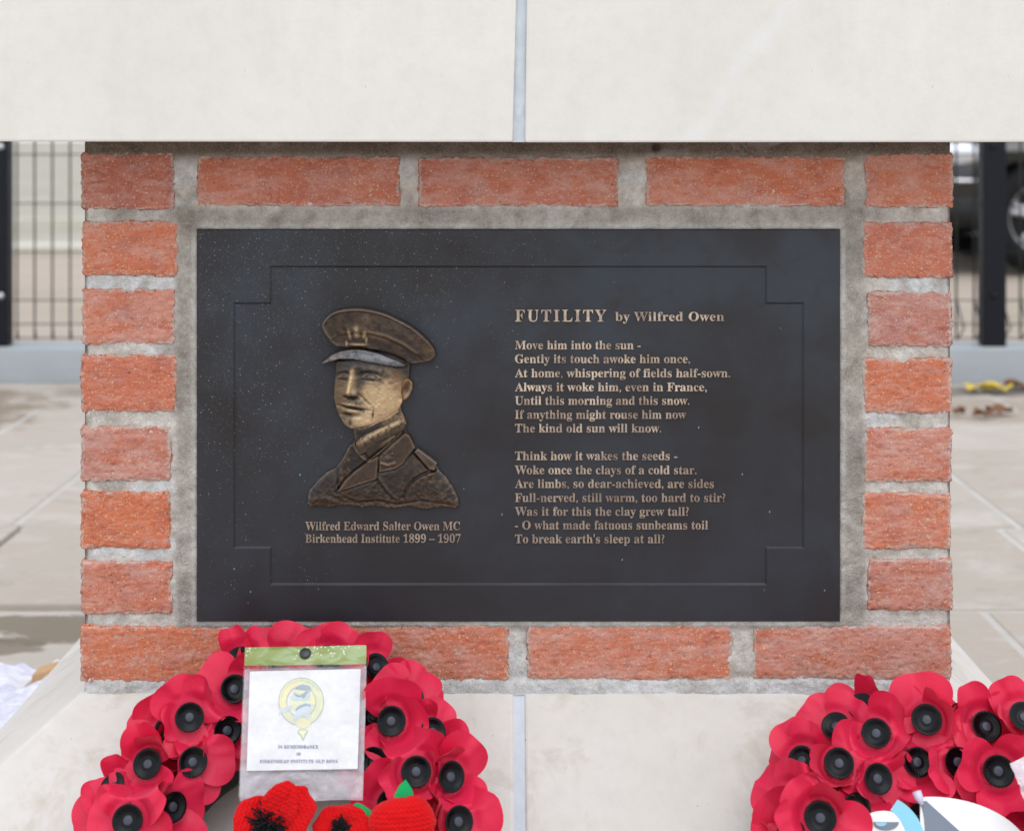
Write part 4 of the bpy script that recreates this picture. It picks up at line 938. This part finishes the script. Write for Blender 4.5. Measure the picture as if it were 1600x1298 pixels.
w2 = wreath('poppy_wreath', 1490, RC, 'red paper poppy wreath with a white, blue and grey badge at its centre', right, fillR, 5)

# ------------------------------------------------------------------ badge at the centre of the right wreath
def flat(name, pts, p0, n, off, thick, mat, parent):
    """pixel outline laid on the plane (p0, n) and given a thickness"""
    a = [hit(x, y, p0, n) + n * off for x, y in pts]; b = [p - n * thick for p in a]; k = len(a)
    return obj(name, a + b, [tuple(range(k))[::-1], tuple(range(k, 2 * k))] + [(i, (i + 1) % k, k + (i + 1) % k, k + i) for i in range(k)], mat, parent, False)
def arc(cx_, cy_, rx, ry, a0, a1, n): return [(cx_ + rx * math.cos(math.radians(a0 + (a1 - a0) * i / n)), cy_ - ry * math.sin(math.radians(a0 + (a1 - a0) * i / n))) for i in range(n + 1)]
M_WHITE = plain('white_plastic', (.80, .81, .80), .35, 0, .5, .03, 9)
M_SKY = plain('pale_blue_print', (.22, .55, .70), .4, 0, .5, .06, 20)
M_GREYP = plain('slate_grey_print', (.15, .18, .23), .4, 0, .5, .1, 20)
bn_ = (NS + Vector((0, -.55, 0))).normalized(); bp = hit(1440, 1243, RC + NS * .056, NS)
disc = flat('centre_badge', [(1438, 1400), (1438, 1246)] + arc(1452, 1352, 165, 108, 92, -62, 40), bp, bn_, 0, .003, M_WHITE, w2)
def sub(name, pts, off, mat):
    o = flat(name, pts, bp, bn_, off, .0006, mat, w2); o.parent = disc; return o
sub('white_disc', arc(1380, 1334, 62, 68, 0, 360, 40)[:-1], .0004, M_WHITE)
sub('blue_arc', arc(1372, 1322, 74, 80, 66, -30, 20) + arc(1372, 1322, 46, 62, -30, 66, 20), .0008, M_SKY)
sub('grey_stripe', [(1439, 1252), (1447, 1251), (1512, 1310), (1560, 1380), (1490, 1390), (1460, 1340), (1446, 1310), (1444, 1280)], .0012, M_GREYP)
sub('grey_dome', arc(1384, 1284, 20, 13, 180, 360, 16), .0016, M_GREYP)
sub('blue_dot', arc(1376, 1285, 9, 6, 180, 360, 10), .0022, M_SKY)
m = MB(); a = bp + bn_ * .004
pts = [hit(1432, 1236, a, bn_), hit(1436, 1246, a, bn_), hit(1441, 1257, a, bn_)]
m.tube(pts, [.0045, .0042, .0016], 10); pg = m.build('peg', plain('lilac_plastic', (.62, .58, .72), .4, 0, .5, .05), w2)

# crumpled clear wrap on the right wreath
def film_mat(name, col, dens, gl=.10, rough=.08):
    t = NT(name); tr = t.n('BsdfTransparent'); t.put(tr.inputs[0], (1, 1, 1, 1)); t.set(col=col, rough=.35, spec=.6)
    cr = t.noise(70, 5, .7, None, 1.6); t.set(nrm=t.bump(cr, .9, .004))
    mx = t.n('MixShader'); t.put(mx.inputs[0], t.ramp(t.noise(35, 4, .7, None, .8), [(.3, max(0, dens - .13)), (.75, min(1, dens + .22))]))
    t.t.links.new(tr.outputs[0], mx.inputs[1]); t.t.links.new(t.b.outputs[0], mx.inputs[2])
    g_ = t.n('BsdfGlossy'); g_.inputs['Roughness'].default_value = rough; t.t.links.new(t.bump(cr, .8, .004), g_.inputs['Normal'])
    mx2 = t.n('MixShader'); mx2.inputs[0].default_value = gl
    t.t.links.new(mx.outputs[0], mx2.inputs[1]); t.t.links.new(g_.outputs[0], mx2.inputs[2]); t.t.links.new(mx2.outputs[0], t.out.inputs[0]); return t.m
M_FILM_BACK = film_mat('milky_film', (.66, .60, .66), .48, .10)
M_FILM_FRONT = film_mat('clear_film', (.70, .68, .72), .03, .06)
M_WRAP = film_mat('crumpled_film', (.80, .74, .80), .74, .16, .12)
def crumpled(quad, nu, nv, amp, seed, freq=40):
    a, b, c, d = [Vector(q) for q in quad]; n = (b - a).cross(d - a).normalized(); v = []
    for j in range(nv):
        for i in range(nu):
            u, w = i / (nu - 1), j / (nv - 1); p = a * (1 - u) * (1 - w) + b * u * (1 - w) + c * u * w + d * (1 - u) * w
            z = abs(float(fbm(np.array([p.x * freq]), np.array([p.y * freq + p.z * freq]), np.array([seed * 1.7]), seed, 3)[0]))
            v.append(p + n * amp * (z * 2 - .6))
    return v, gridfaces(nv, nu)
c0 = RC + NS * .085
q = [hit(1578, 1192, c0, bn_), hit(1645, 1160, c0, bn_), hit(1680, 1250, c0, bn_), hit(1606, 1262, c0, bn_)]
v, f = crumpled(q, 34, 30, .006, 4, 60)
tag(obj('plastic_wrap', v, f, M_WRAP), 'crumpled white plastic wrap resting on the poppies at the right edge', 'plastic wrap')

# ------------------------------------------------------------------ pouch with card pinned to the left wreath
top_c = hit(478, 1015, LC + NS * .084, NS); bot_c = hit(472, 1250, LC + NS * .072, NS)
up = (top_c - bot_c).normalized(); pn = Vector((1, 0, 0)).cross(up).normalized()
if pn.y > 0: pn = -pn
pouch = thing('plastic_pouch', top_c, 'clear plastic pouch with an olive green top strip, pinned to the poppy wreath', 'pouch')
def sheet(name, pts4, off, mat, parent, nu=24, nv=30, amp=0, seed=1, bow=0.0, sag=0.0):
    A = [hit(x, y, top_c, pn) for x, y in pts4]; v = []
    for j in range(nv):
        for i in range(nu):
            u, w = i / (nu - 1), j / (nv - 1)
            p = A[0] * (1 - u) * (1 - w) + A[1] * u * (1 - w) + A[2] * u * w + A[3] * (1 - u) * w
            z = off + bow * math.sin(math.pi * u) * math.sin(math.pi * w)
            if amp: z += amp * float(fbm(np.array([u * 5]), np.array([w * 7]), np.array([seed * 1.0]), seed, 3)[0])
            v.append(p + pn * z)
    return obj(name, v, [f[::-1] for f in gridfaces(nv, nu)], mat, parent)
sheet('back_film', [(382, 1044), (573, 1041), (567, 1250), (374, 1250)], 0, M_FILM_BACK, pouch, 60, 70, amp=.0022, seed=2)
sheet('front_film', [(382, 1044), (573, 1041), (567, 1250), (374, 1250)], .0064, M_FILM_FRONT, pouch, 60, 70, amp=.0026, seed=5, bow=.002)
def strip_mat():
    t = NT('olive_strip'); n = t.noise(26, 3, .6, t.map((1, 1, 3)), .8)
    c = t.mix(t.ramp(n, [(.45, 0), (.56, 1)]), (.20, .25, .05), (.27, .36, .15))
    X, Y, Z = t.sep(); glint = t.ramp(t.voro(330), [(.2, 1), (.34, 0)])
    on = t.ramp(t.math('ADD', t.noise(40, 3), t.math('MULTIPLY', Z, 9)), [(.50, 0), (.56, .85)])
    c = t.mix(t.math('MULTIPLY', glint, on), c, (.72, .76, .66))  # white glints of the glossy strip painted into its colour
    return t.set(col=c, rough=.22, spec=.6, nrm=t.bump(t.noise(70, 3), .25, .002))
sheet('header_strip', [(384, 1016), (573, 1013), (573, 1042), (383, 1045)], .0066, strip_mat(), pouch, nu=30, nv=8, amp=.001, seed=9)
M_PIN = plain('black_pin', (.02, .022, .026), .3, 0, .5, .1)
pc = hit(478, 1026.5, top_c, pn) + pn * .0078
m = MB(); R_ = Matrix.Translation(pc) @ pn.to_track_quat('Z', 'Y').to_matrix().to_4x4()
m.lathe([(.0001, .0018), (.004, .0017), (.0054, .0011), (.0058, 0), (.0052, -.0012), (.0012, -.002), (.001, -.02)], 28, R_); m.build('pin', M_PIN, pouch)
card = thing('memorial_card', hit(478, 1205, top_c, pn), 'white card with a yellow and blue crest inside the clear pouch', 'card')
def card_mat():
    t = NT('white_card'); return t.set(col=t.mix(t.noise(12, 3), (.76, .77, .77), (.80, .80, .80)), rough=.6, spec=.3)
CQ = [(391, 1051), (564, 1047), (559, 1203), (386, 1206)]
CO = .0032
sheet('card_sheet', CQ, CO, card_mat(), card, 6, 6)
def crest(name, pts, off, mat): return flat(name, [(370 + x / 5.19, 1000 + y / 5.19) for x, y in pts], top_c, pn, CO + off, .0001, mat, card)
def ringpts(cx_, cy_, r0, r1, a0=0, a1=360, n=48): return arc(cx_, cy_, r1, r1, a0, a1, n) + arc(cx_, cy_, r0, r0, a1, a0, n)
def pl2(n, c): return plain(n, c, .6, 0, .2, .06, 90)
M_YEL = pl2('crest_yellow', (.80, .76, .46)); M_YEL2 = pl2('crest_cream', (.72, .74, .50)); M_LINE = pl2('crest_outline', (.40, .50, .40)); M_BLU = pl2('crest_blue', (.32, .42, .49)); M_BLU2 = pl2('crest_pale_blue', (.58, .66, .71)); M_INK = pl2('blue_ink', (.07, .09, .24))
def ring(name, r0, r1, off, mat, a0=0, a1=360, n=60):
    vs3 = []
    for k in range(n + 1):
        a = math.radians(a0 + (a1 - a0) * k / n)
        for r in (r0, r1): vs3.append(hit(370 + (525 + r * math.cos(a)) / 5.19, 1000 + (512 - r * math.sin(a) * 1.06) / 5.19, top_c, pn) + pn * (CO + off))
    return obj(name, vs3, gridfaces(n + 1, 2), mat, card)
ring('crest_belt', 118, 182, .0002, M_YEL2); ring('crest_belt', 120, 180, .00035, M_YEL, 95, 215); ring('crest_belt', 120, 180, .00035, M_YEL, 250, 300)
ring('crest_outline', 178, 184, .0005, M_LINE); ring('crest_outline', 115, 121, .0005, M_LINE); ring('crest_outline', 160, 163, .0005, M_LINE, 20, 170)
crest('crest_ground', [(430, 520), (470, 420), (530, 395), (620, 430), (640, 520), (600, 600), (500, 610), (450, 570)], .0003, M_YEL2)
crest('crest_ground', [(590, 420), (640, 450), (640, 540), (600, 520)], .0004, M_YEL)
crest('crest_figure', [(435, 480), (470, 455), (520, 470), (560, 430), (600, 420), (600, 470), (575, 505), (530, 500), (470, 505)], .0006, M_BLU2)
crest('crest_figure', [(480, 600), (490, 550), (560, 520), (605, 530), (600, 600), (585, 660), (565, 660), (560, 610), (520, 640), (480, 680), (455, 660)], .0006, M_BLU2)
crest('crest_figure', [(475, 410), (495, 385), (540, 372), (590, 385), (608, 410), (570, 418), (520, 415)], .0008, M_BLU)
crest('crest_figure', [(462, 432), (475, 445), (510, 462), (545, 445), (560, 425), (600, 425), (570, 450), (545, 490), (530, 470), (500, 476), (470, 455)], .0008, M_BLU)
crest('crest_figure', [(480, 575), (500, 550), (560, 525), (600, 535), (605, 552), (560, 545), (510, 565), (485, 590)], .0008, M_BLU)
crest('crest_buckle', [(345, 600), (360, 570), (400, 560), (430, 545), (445, 560), (430, 580), (395, 600), (370, 600), (350, 625)], .0008, M_BLU2)
crest('crest_strap', [(470, 672), (520, 690), (580, 690), (615, 665), (590, 715), (540, 728), (490, 712)], .0006, M_YEL)
crest('crest_strap', [(510, 735), (560, 735), (585, 750), (565, 775), (540, 832), (518, 785), (492, 765)], .0004, M_LINE)
crest('crest_strap', [(517, 742), (556, 742), (574, 753), (556, 772), (540, 815), (526, 775), (505, 762)], .0006, M_YEL)
def card_text(s, x0, x1, base, cap):
    V, Fc = text_mesh(s, 1.0, .004, 0, 1); sx = (x1 - x0) / (V[:, 0].max() - V[:, 0].min()); k = cap / .676
    vs3 = [hit(x0 + (q[0] - V[:, 0].min()) * sx, base - q[1] * k - .02 * (q[0] * 0), top_c, pn) + pn * (CO + .0004 + q[2] * .002) for q in V]
    return vs3, Fc
vs3, fs3 = [], []
for a_ in (('IN REMEMBRANCE', 435, 498, 1171.5, 5.2), ('OF', 464, 471, 1182.5, 4.6), ('BIRKENHEAD INSTITUTE OLD BOYS', 406.5, 528, 1194, 5.2)):
    V, Fc = card_text(*a_); fs3 += [tuple(i + len(vs3) for i in f) for f in Fc]; vs3 += V
obj('card_lettering', vs3, fs3, M_INK, card, False)

# ------------------------------------------------------------------ knitted poppies
def knit_mat():
    t = NT('red_wool'); f = t.noise(700, 3, .7); n = t.noise(50, 3)
    c = t.mix(n, (.56, .004, .007), (.70, .008, .010)); st = t.attr('stitch')
    c = t.mix(t.math('MULTIPLY', t.ramp(st, [(0, 1), (.5, 0)]), .5), c, (.32, .004, .006))
    return t.set(col=c, rough=.9, spec=.1, sheen=.08, nrm=t.bump(f, .6, .0008))
M_KNIT = knit_mat(); M_YARN = plain('black_yarn', (.012, .012, .014), .95, 0, .15, .3, 300); M_FELT = plain('green_felt', (.012, .34, .10), .9, 0, .15, .12, 200)
def knit_petal(c, right_, up_, out_, Wd, Hh, th, seed, cup=.3):
    """a padded knitted lobe; c centre of its base, right_/up_/out_ its axes"""
    n = 92; u = np.linspace(-1, 1, n); A, B = np.meshgrid(u, u)
    # square to disc
    dx = A * np.sqrt(1 - B ** 2 / 2); dy = B * np.sqrt(1 - A ** 2 / 2)
    r = np.clip(np.hypot(dx, dy), 0, 1)
    wv = 1 + .07 * fbm(dx * 2 + seed, dy * 2, dx * 0, seed, 2)
    X = dx * Wd * (1 - .16 * (dy < 0) * -dy) * wv; Yy = (dy + 1) * .5 * Hh * wv
    dome = th * np.sqrt(np.maximum(0, 1 - r ** 2.6))
    # stitches: rows of little Vs
    row = Yy / .0040; colm = X / .0044
    fx = np.abs(((colm + .5) % 1) - .5) * 2; fy = (row + fx * .55) % 1
    st = np.sin(np.pi * fy) ** .8 * (.35 + .65 * np.sin(np.pi * np.clip(fx, .04, .96)) ** .6)
    bulge = cup * Wd * ((dx ** 2) - .3) * .8
    z = dome + .0015 * st * (r < .985) + bulge + .0012 * fbm(dx * 4, dy * 4, dx * 0 + seed, seed + 3, 2)
    zb = -dome * .4 + bulge
    ax = [np.array(q) for q in (right_, up_, out_)]; c = np.array(c)
    Vf = c + X[..., None] * ax[0] + Yy[..., None] * ax[1] + z[..., None] * ax[2]
    Vb = c + X[..., None] * ax[0] + Yy[..., None] * ax[1] + zb[..., None] * ax[2]
    f1 = gridfaces(n, n); f2 = [q[::-1] for q in gridfaces(n, n, n * n)]
    V = np.concatenate([Vf.reshape(-1, 3), Vb.reshape(-1, 3)]); s = np.concatenate([st.ravel(), st.ravel() * 0 + .5])
    return V, f1 + f2, s
KN = (NS + Vector((0, -1.0, 0))).normalized()
def knitted(cpx, hgt, petals, label, tuft, leaves=(), tuft_r=.0205):
    c = hit(cpx[0], cpx[1], LC + NS * hgt, NS)
    e = thing('knitted_poppy', (c.x, c.y, c.z - .05), label, 'knitted poppy', 'knitted red poppies in front of the pouch')
    right0 = Vector((1, 0, 0)); up0 = KN.cross(right0); up0 = up0 if up0.z > 0 else -up0
    for k, (ang, L, Wd, lift, th, cup) in enumerate(petals):
        a = math.radians(ang); u = right0 * math.cos(a) + up0 * math.sin(a); l = math.radians(lift)
        ua = u * math.cos(l) + KN * math.sin(l); oa = KN * math.cos(l) - u * math.sin(l); ra = ua.cross(oa)
        V, f, s = knit_petal(c + KN * (.0016 * k) - ua * .002, ra, ua, oa, Wd, L, th, int(cpx[0]) + k * 7, cup)
        obj('petal', V, f, M_KNIT, e, True, {'stitch': s})
    if tuft:
        tc = hit(tuft[0], tuft[1], c + KN * .008, KN); m = MB(); rr = random.Random(int(cpx[0]))
        for k in range(210):
            a = rr.uniform(0, 2 * math.pi); b = math.acos(rr.uniform(.02, 1)); L = tuft_r * rr.uniform(.8, 1.15)
            d = (right0 * math.cos(a) + up0 * math.sin(a)) * math.sin(b) + KN * math.cos(b) * .8
            dr = Vector((rr.uniform(-.2, .2), rr.uniform(-.2, .2), rr.uniform(-.25, .15)))
            m.tube([tc, tc + d * L * .55, tc + (d + dr) * L], [.0009, .0010, .0007], 4)
        m.build('tuft', M_YARN, e)
    for (pts, hh) in leaves:
        A = [hit(x, y, c + KN * hh, KN) for x, y in pts]; k = len(A); cen = sum(A, Vector()) / k
        ve = A + [cen + KN * .003] + [p - KN * .0016 for p in A]
        fa = [(i, (i + 1) % k, k) for i in range(k)] + [(i, k + 1 + i, k + 1 + (i + 1) % k, (i + 1) % k) for i in range(k)] + [tuple(k + 1 + i for i in range(k))]
        obj('leaf', ve, fa, M_FELT, e, False)
    m = MB(); s0 = c - KN * .002; m.tube([s0, s0 - KN * .012 - up0 * .02, s0 - up0 * .05 - KN * .02], .0022, 8); m.build('stem', M_FELT, e)
    return e
knitted((430, 1290), .085, [(100, .030, .022, 12, .006, .25), (166, .040, .022, 16, .007, .3), (230, .038, .024, 10, .006, .2), (300, .038, .024, 10, .006, .2), (36, .048, .021, 22, .007, .5), (68, .043, .0165, 26, .007, .6)],
        'red knitted poppy with a large black yarn tuft, below the white card', (425, 1284))
knitted((536, 1300), .080, [(96, .026, .020, 18, .006, .3), (30, .030, .017, 24, .006, .4), (170, .030, .020, 14, .006, .3), (260, .034, .022, 8, .006, .2), (330, .034, .020, 8, .006, .2)],
        'small red knitted poppy squeezed between two larger ones below the pouch', (533, 1294), (), .010)
knitted((632, 1324), .082, [(94, .046, .031, 16, .016, -.12), (180, .034, .024, 10, .006, .2), (0, .034, .024, 10, .006, .2), (270, .036, .026, 6, .006, .2)],
        'red knitted poppy bud with two bright green leaves, in front of the paper poppies', None,
        [([(613, 1262), (616, 1242), (624, 1226), (634, 1217), (643, 1231), (648, 1246), (651, 1262), (630, 1272)], -.004), ([(552, 1256), (558, 1253), (566, 1256), (578, 1264), (592, 1276), (588, 1290), (572, 1296), (564, 1280)], -.006)])

# ------------------------------------------------------------------ litter at the left
v, f = crumpled([Vector((-1.10, 2.36, .010)), Vector((-.70, 2.345, .010)), Vector((-.585, 1.98, .010)), Vector((-1.05, 1.95, .010))], 70, 56, .020, 6, 16)
def sheet_mat():
    t = NT('printed_film'); n = t.noise(22, 5, .7, None, 1.2); n2 = t.noise(60, 4, .7)
    c = t.mix(t.ramp(n, [(.42, 0), (.62, 1)]), (.80, .81, .86), (.58, .56, .70)); c = t.mix(t.math('MULTIPLY', t.ramp(n2, [(.55, 0), (.68, 1)]), .5), c, (.88, .88, .90))
    return t.set(col=c, rough=.3, spec=.5, nrm=t.bump(n, .5, .006))
tag(obj('plastic_sheet', v, [q[::-1] for q in f], sheet_mat()), 'crumpled white and lilac plastic sheet lying on the paving beside the plinth', 'plastic sheet')
c = hit(72, 1046, Vector((0, 0, .02)), Vector((0, 0, 1)))
m = MB(); m.box(c.x - .016, c.x + .016, c.y - .02, c.y + .02, .0, .024, .003)
vv = np.array(m.v); vv[:, 0] += .006 * fbm(vv[:, 1] * 90, vv[:, 2] * 60, vv[:, 0] * 60, 2, 2); vv[:, 2] += .3 * (vv[:, 0] - c.x) * (vv[:, 2] > .012)
tag(obj('wood_offcut', vv, m.f, plain('raw_wood', (.52, .33, .17), .8, 0, .2, .2, 60), None, False), 'small orange-brown offcut of wood beside the crumpled plastic sheet', 'wood offcut')

# ------------------------------------------------------------------ fallen leaves
M_LEAFY = plain('yellow_leaf', (.62, .46, .07), .7, 0, .3, .3, 60); M_LEAFB = plain('brown_leaf', (.20, .10, .055), .8, 0, .2, .35, 60)
def leaf(pxy, size, mat, label, rot, seed):
    c = hit(pxy[0], pxy[1], Vector((0, 0, .004)), Vector((0, 0, 1))); rr = random.Random(seed); v = [c + Vector((0, 0, .012))]; n = 30
    for rg in (.5, 1.0):
        for i in range(n):
            a = 2 * math.pi * i / n; r = size * rg * (.72 + .28 * abs(math.cos(2.5 * a + .4)) + rr.uniform(-.05, .05)) * (1 if rg > .6 else .95)
            v.append(c + Vector((math.cos(a + rot) * r * 1.25, math.sin(a + rot) * r * .9, .010 + rg * rg * .024 * abs(math.sin(a * 1.5 + seed)) - .004 * rg)))
    f = [(0, 1 + i, 1 + (i + 1) % n) for i in range(n)] + [(1 + i, 1 + n + i, 1 + n + (i + 1) % n, 1 + (i + 1) % n) for i in range(n)]
    e = thing('fallen_leaf', (c.x, c.y, 0), label, 'leaf', 'fallen leaves on the paving')
    obj('blade', v, f, mat, e)
    m = MB(); m.tube([c + Vector((math.cos(rot), math.sin(rot), 0)) * size * .9 + Vector((0, 0, .01)), c + Vector((math.cos(rot), math.sin(rot), 0)) * size * 1.7 + Vector((0, 0, .006))], .0018, 5); m.build('stalk', mat, e)
leaf((1533, 611), .052, M_LEAFY, 'bright yellow fallen leaf by the grey kerb, the left one of the yellow pair', .3, 1)
leaf((1560, 613), .040, M_LEAFY, 'bright yellow fallen leaf by the grey kerb, the right one of the yellow pair', 2.2, 2)
leaf((1535, 653), .027, M_LEAFB, 'brown fallen leaf on the paving below the yellow pair, left of another brown leaf', 1.0, 3)
leaf((1562, 648), .036, M_LEAFB, 'larger brown fallen leaf on the paving below the yellow pair', 3.0, 4)
leaf((1592, 608), .045, M_LEAFB, 'dark brown leaf against the grey kerb, right of the yellow leaves', .0, 5)
leaf((1498, 650), .018, M_LEAFB, 'tiny brown leaf beside the right edge of the brick pillar', 2.0, 6)
0 and leaf((62, 627), .028, M_LEAFB, 'small brown leaf on the paving left of the brick pillar, the nearer one', 1.4, 7)
0 and leaf((108, 609), .05, M_LEAFB, 'brown leaf near the grey kerb, left of the brick pillar', .2, 8)

# ------------------------------------------------------------------ wire fence behind
M_BLACK = plain('black_powder_coat', (.006, .0075, .012), .4, 0, .22, .2, 30); M_WIRE = plain('dark_green_wire', (.02, .026, .022), .5, 0, .4, .2, 30); M_BOLT = plain('zinc_bolt', (.6, .62, .66), .3, .8, .5, .1)
FYF = 5.235; ZK = .122
fence = thing('wire_fence', (0, FYF, ZK), 'black post and welded wire mesh fence standing on the grey kerb', 'fence')
posts = [-5.18, PX(-2, FYF - .03), PX(1550, FYF - .03), 5.15]
for x in posts:
    m = MB(); m.box(x - .042, x + .042, FYF - .06, FYF + .0, ZK, ZK + 1.85, .006); po = m.build('post', M_BLACK, fence, False)
    m = MB()
    for z in (.30, .82, 1.35, 1.85):
        R_ = Matrix.Translation((x + (.018 if x < 0 else -.004), FYF - .062, z)) @ Matrix.Rotation(math.radians(90), 4, 'X')
        m.lathe([(.0001, .008), (.009, .007), (.012, .003), (.012, -.004)], 14, R_)
    b = m.build('bolt', M_BOLT if x < 0 else M_BLACK, fence); b.parent = po
for x0, x1 in zip(posts[:-1], posts[1:]):
    m = MB(); n = int((x1 - x0 - .1) / .0625); sx = (x1 - x0 - .1) / n
    fold = [(ZK + .02, 0), (ZK + .055, -.03), (ZK + .145, 0)]
    for k in range(n + 1):
        x = x0 + .05 + k * sx
        m.tube([(x, FYF + .012, ZK + .015), (x, FYF + .012, ZK + 1.8)], .0038, 6)
        m.tube([(x + .002, FYF + .010, ZK + .15), (x + .014, FYF - .03, ZK + .06), (x + .006, FYF + .010, ZK + .018)], .0031, 6)
    for z, dy in [(ZK + .022, 0), (ZK + .075, -.03), (ZK + .155, 0)] + [(ZK + .325 + .172 * k, 0) for k in range(9)]:
        m.tube([(x0 + .04, FYF + .006 + dy, z), (x1 - .04, FYF + .006 + dy, z)], .0022, 6)
    m.build('mesh_panel', M_WIRE, fence)

# ------------------------------------------------------------------ parked black car beyond the fence, nose to the left
M_CAR = NT('black_paint').set(col=(.008, .008, .010), rough=.16, spec=.6, coat=.6); M_TRIM = plain('dark_trim', (.012, .012, .013), .6, 0, .4, .2, 20)
M_CHROME = plain('chrome', (.75, .76, .78), .12, 1, .5, .02); M_ALLOY = plain('alloy', (.55, .55, .58), .3, .7, .5, .05); M_RUB = plain('tyre_rubber', (.008, .008, .009), .85, 0, .3, .2, 40)
M_GLASS = NT('car_glass').set(col=(.02, .025, .03), rough=.05, spec=.7); M_LAMP = NT('lamp_glass').set(col=(.72, .74, .78), rough=.12, spec=.8, metal=.5)
CY0 = 9.45; CX0 = 2.52; WX1, WX2 = 3.40, 6.05; WR = .36; GZ = -.015
car = thing('parked_car', (4.6, CY0 + .88, GZ), 'black car with alloy wheels parked beyond the wire fence on the right', 'car')
def loft(sections, n=36, e=3.2):
    v = []
    for (x, hw, z0, z1) in sections:
        for k in range(n):
            a = 2 * math.pi * k / n; c_, s_ = math.cos(a), math.sin(a)
            v.append((x, CY0 + .88 + hw * math.copysign(abs(c_) ** (2 / e), c_), (z0 + z1) / 2 + (z1 - z0) / 2 * math.copysign(abs(s_) ** (2 / e), s_)))
    f = gridfaces(len(sections), n, 0, True) + [tuple(range(n)), tuple((len(sections) - 1) * n + k for k in range(n))[::-1]]
    return v, f
lower = [(CX0, .62, .34, .72), (CX0 + .05, .72, .29, .80), (CX0 + .16, .81, .27, .88), (CX0 + .4, .86, .26, .95), (CX0 + 1.2, .88, .25, 1.02), (CX0 + 2.4, .88, .25, 1.04), (CX0 + 3.6, .88, .25, 1.05), (CX0 + 4.1, .86, .27, 1.04), (CX0 + 4.3, .80, .30, .98), (CX0 + 4.36, .7, .36, .9)]
v, f = loft(lower); body = obj('body', v, f, M_CAR, car)
cut = MB()
for wx in (WX1, WX2): cut.tube([(wx, CY0 - .3, WR + GZ), (wx, CY0 + .26, WR + GZ)], WR + .055, 40); cut.tube([(wx, CY0 + 1.5, WR + GZ), (wx, CY0 + 2.1, WR + GZ)], WR + .055, 40)
co = cut.build('cutter', M_TRIM, None, False)
bm_ = body.modifiers.new('arch', 'BOOLEAN'); bm_.object = co; bm_.solver = 'EXACT'; bm_.operation = 'DIFFERENCE'
bpy.context.view_layer.update()
me2 = bpy.data.meshes.new_from_object(body.evaluated_get(bpy.context.evaluated_depsgraph_get())); body.modifiers.clear(); body.data = me2
bpy.data.objects.remove(co)
v, f = loft([(CX0 + 1.25, .70, .95, 1.02), (CX0 + 1.9, .68, .95, 1.42), (CX0 + 2.3, .66, .95, 1.50), (CX0 + 3.4, .66, .95, 1.50), (CX0 + 4.0, .66, .95, 1.30), (CX0 + 4.25, .68, .95, 1.04)], 36, 4)
obj('cabin', v, f, M_GLASS, car)
v, f = loft([(CX0 + 1.95, .60, 1.42, 1.47), (CX0 + 2.3, .64, 1.46, 1.53), (CX0 + 3.4, .64, 1.46, 1.53), (CX0 + 3.85, .60, 1.38, 1.44)], 36, 4)
obj('roof', v, f, M_CAR, car)
for wx in (WX1, WX2):
    for ys in (CY0 + .02, CY0 + 1.52):
        near = ys < CY0 + .5
        Rm = Matrix.Translation((wx, ys + .10, WR + GZ)) @ Matrix.Rotation(math.radians(90 if near else -90), 4, 'X')
        m = MB(); m.lathe([(.225, .085), (.255, .105), (.31, .105), (.335, .085), (WR, .05), (WR, -.05), (.335, -.085), (.31, -.105), (.225, -.085), (.225, .085)], 48, Rm)
        wh = m.build('wheel', M_RUB, car)
        m = MB(); m.lathe([(.228, .09), (.218, .082), (.205, .05), (.2, -.05)], 40, Rm); m.lathe([(.0001, .06), (.045, .058), (.055, .04)], 20, Rm)
        for k in range(5):
            for dk in (-.13, .13):
                a = 2 * math.pi * k / 5 + .3 + dk
                m.tube([Rm @ Vector((math.cos(a - dk * .6) * .03, math.sin(a - dk * .6) * .03, .05)), Rm @ Vector((math.cos(a) * .21, math.sin(a) * .21, .07))], [.018, .022], 6)
        rm = m.build('rim', M_ALLOY, car); rm.parent = wh
        m = MB(); m.lathe([(.0001, -.02), (.2, -.02)], 30, Rm); hb_ = m.build('brake_disc', M_TRIM, car); hb_.parent = wh
def blob(name, cx_, cy_, cz_, rx, ry, rz, mat):
    m = MB(); n = 20; v = []
    for j in range(11):
        b = math.pi * j / 10
        for i in range(n):
            a = 2 * math.pi * i / n; sp = lambda t: math.copysign(abs(t) ** .7, t)
            v.append((cx_ + rx * sp(math.sin(b)) * sp(math.cos(a)), cy_ + ry * sp(math.sin(b)) * sp(math.sin(a)), cz_ + rz * sp(math.cos(b))))
    m.add(v, gridfaces(11, n, 0, True)); return m.build(name, mat, car)
blob('headlight', CX0 + .36, CY0 + .10, .755, .13, .10, .075, M_LAMP); blob('headlight', CX0 + .12, CY0 + 1.5, .755, .13, .12, .075, M_LAMP)
blob('bumper_trim', CX0 + .36, CY0 + .06, .585, .10, .06, .018, M_CHROME); blob('bumper', CX0 + .30, CY0 + .30, .40, .34, .30, .13, M_TRIM); blob('bumper', CX0 + .30, CY0 + 1.42, .40, .34, .30, .13, M_TRIM)
blob('fog_lamp', CX0 + .24, CY0 + .07, .47, .03, .04, .03, M_LAMP)
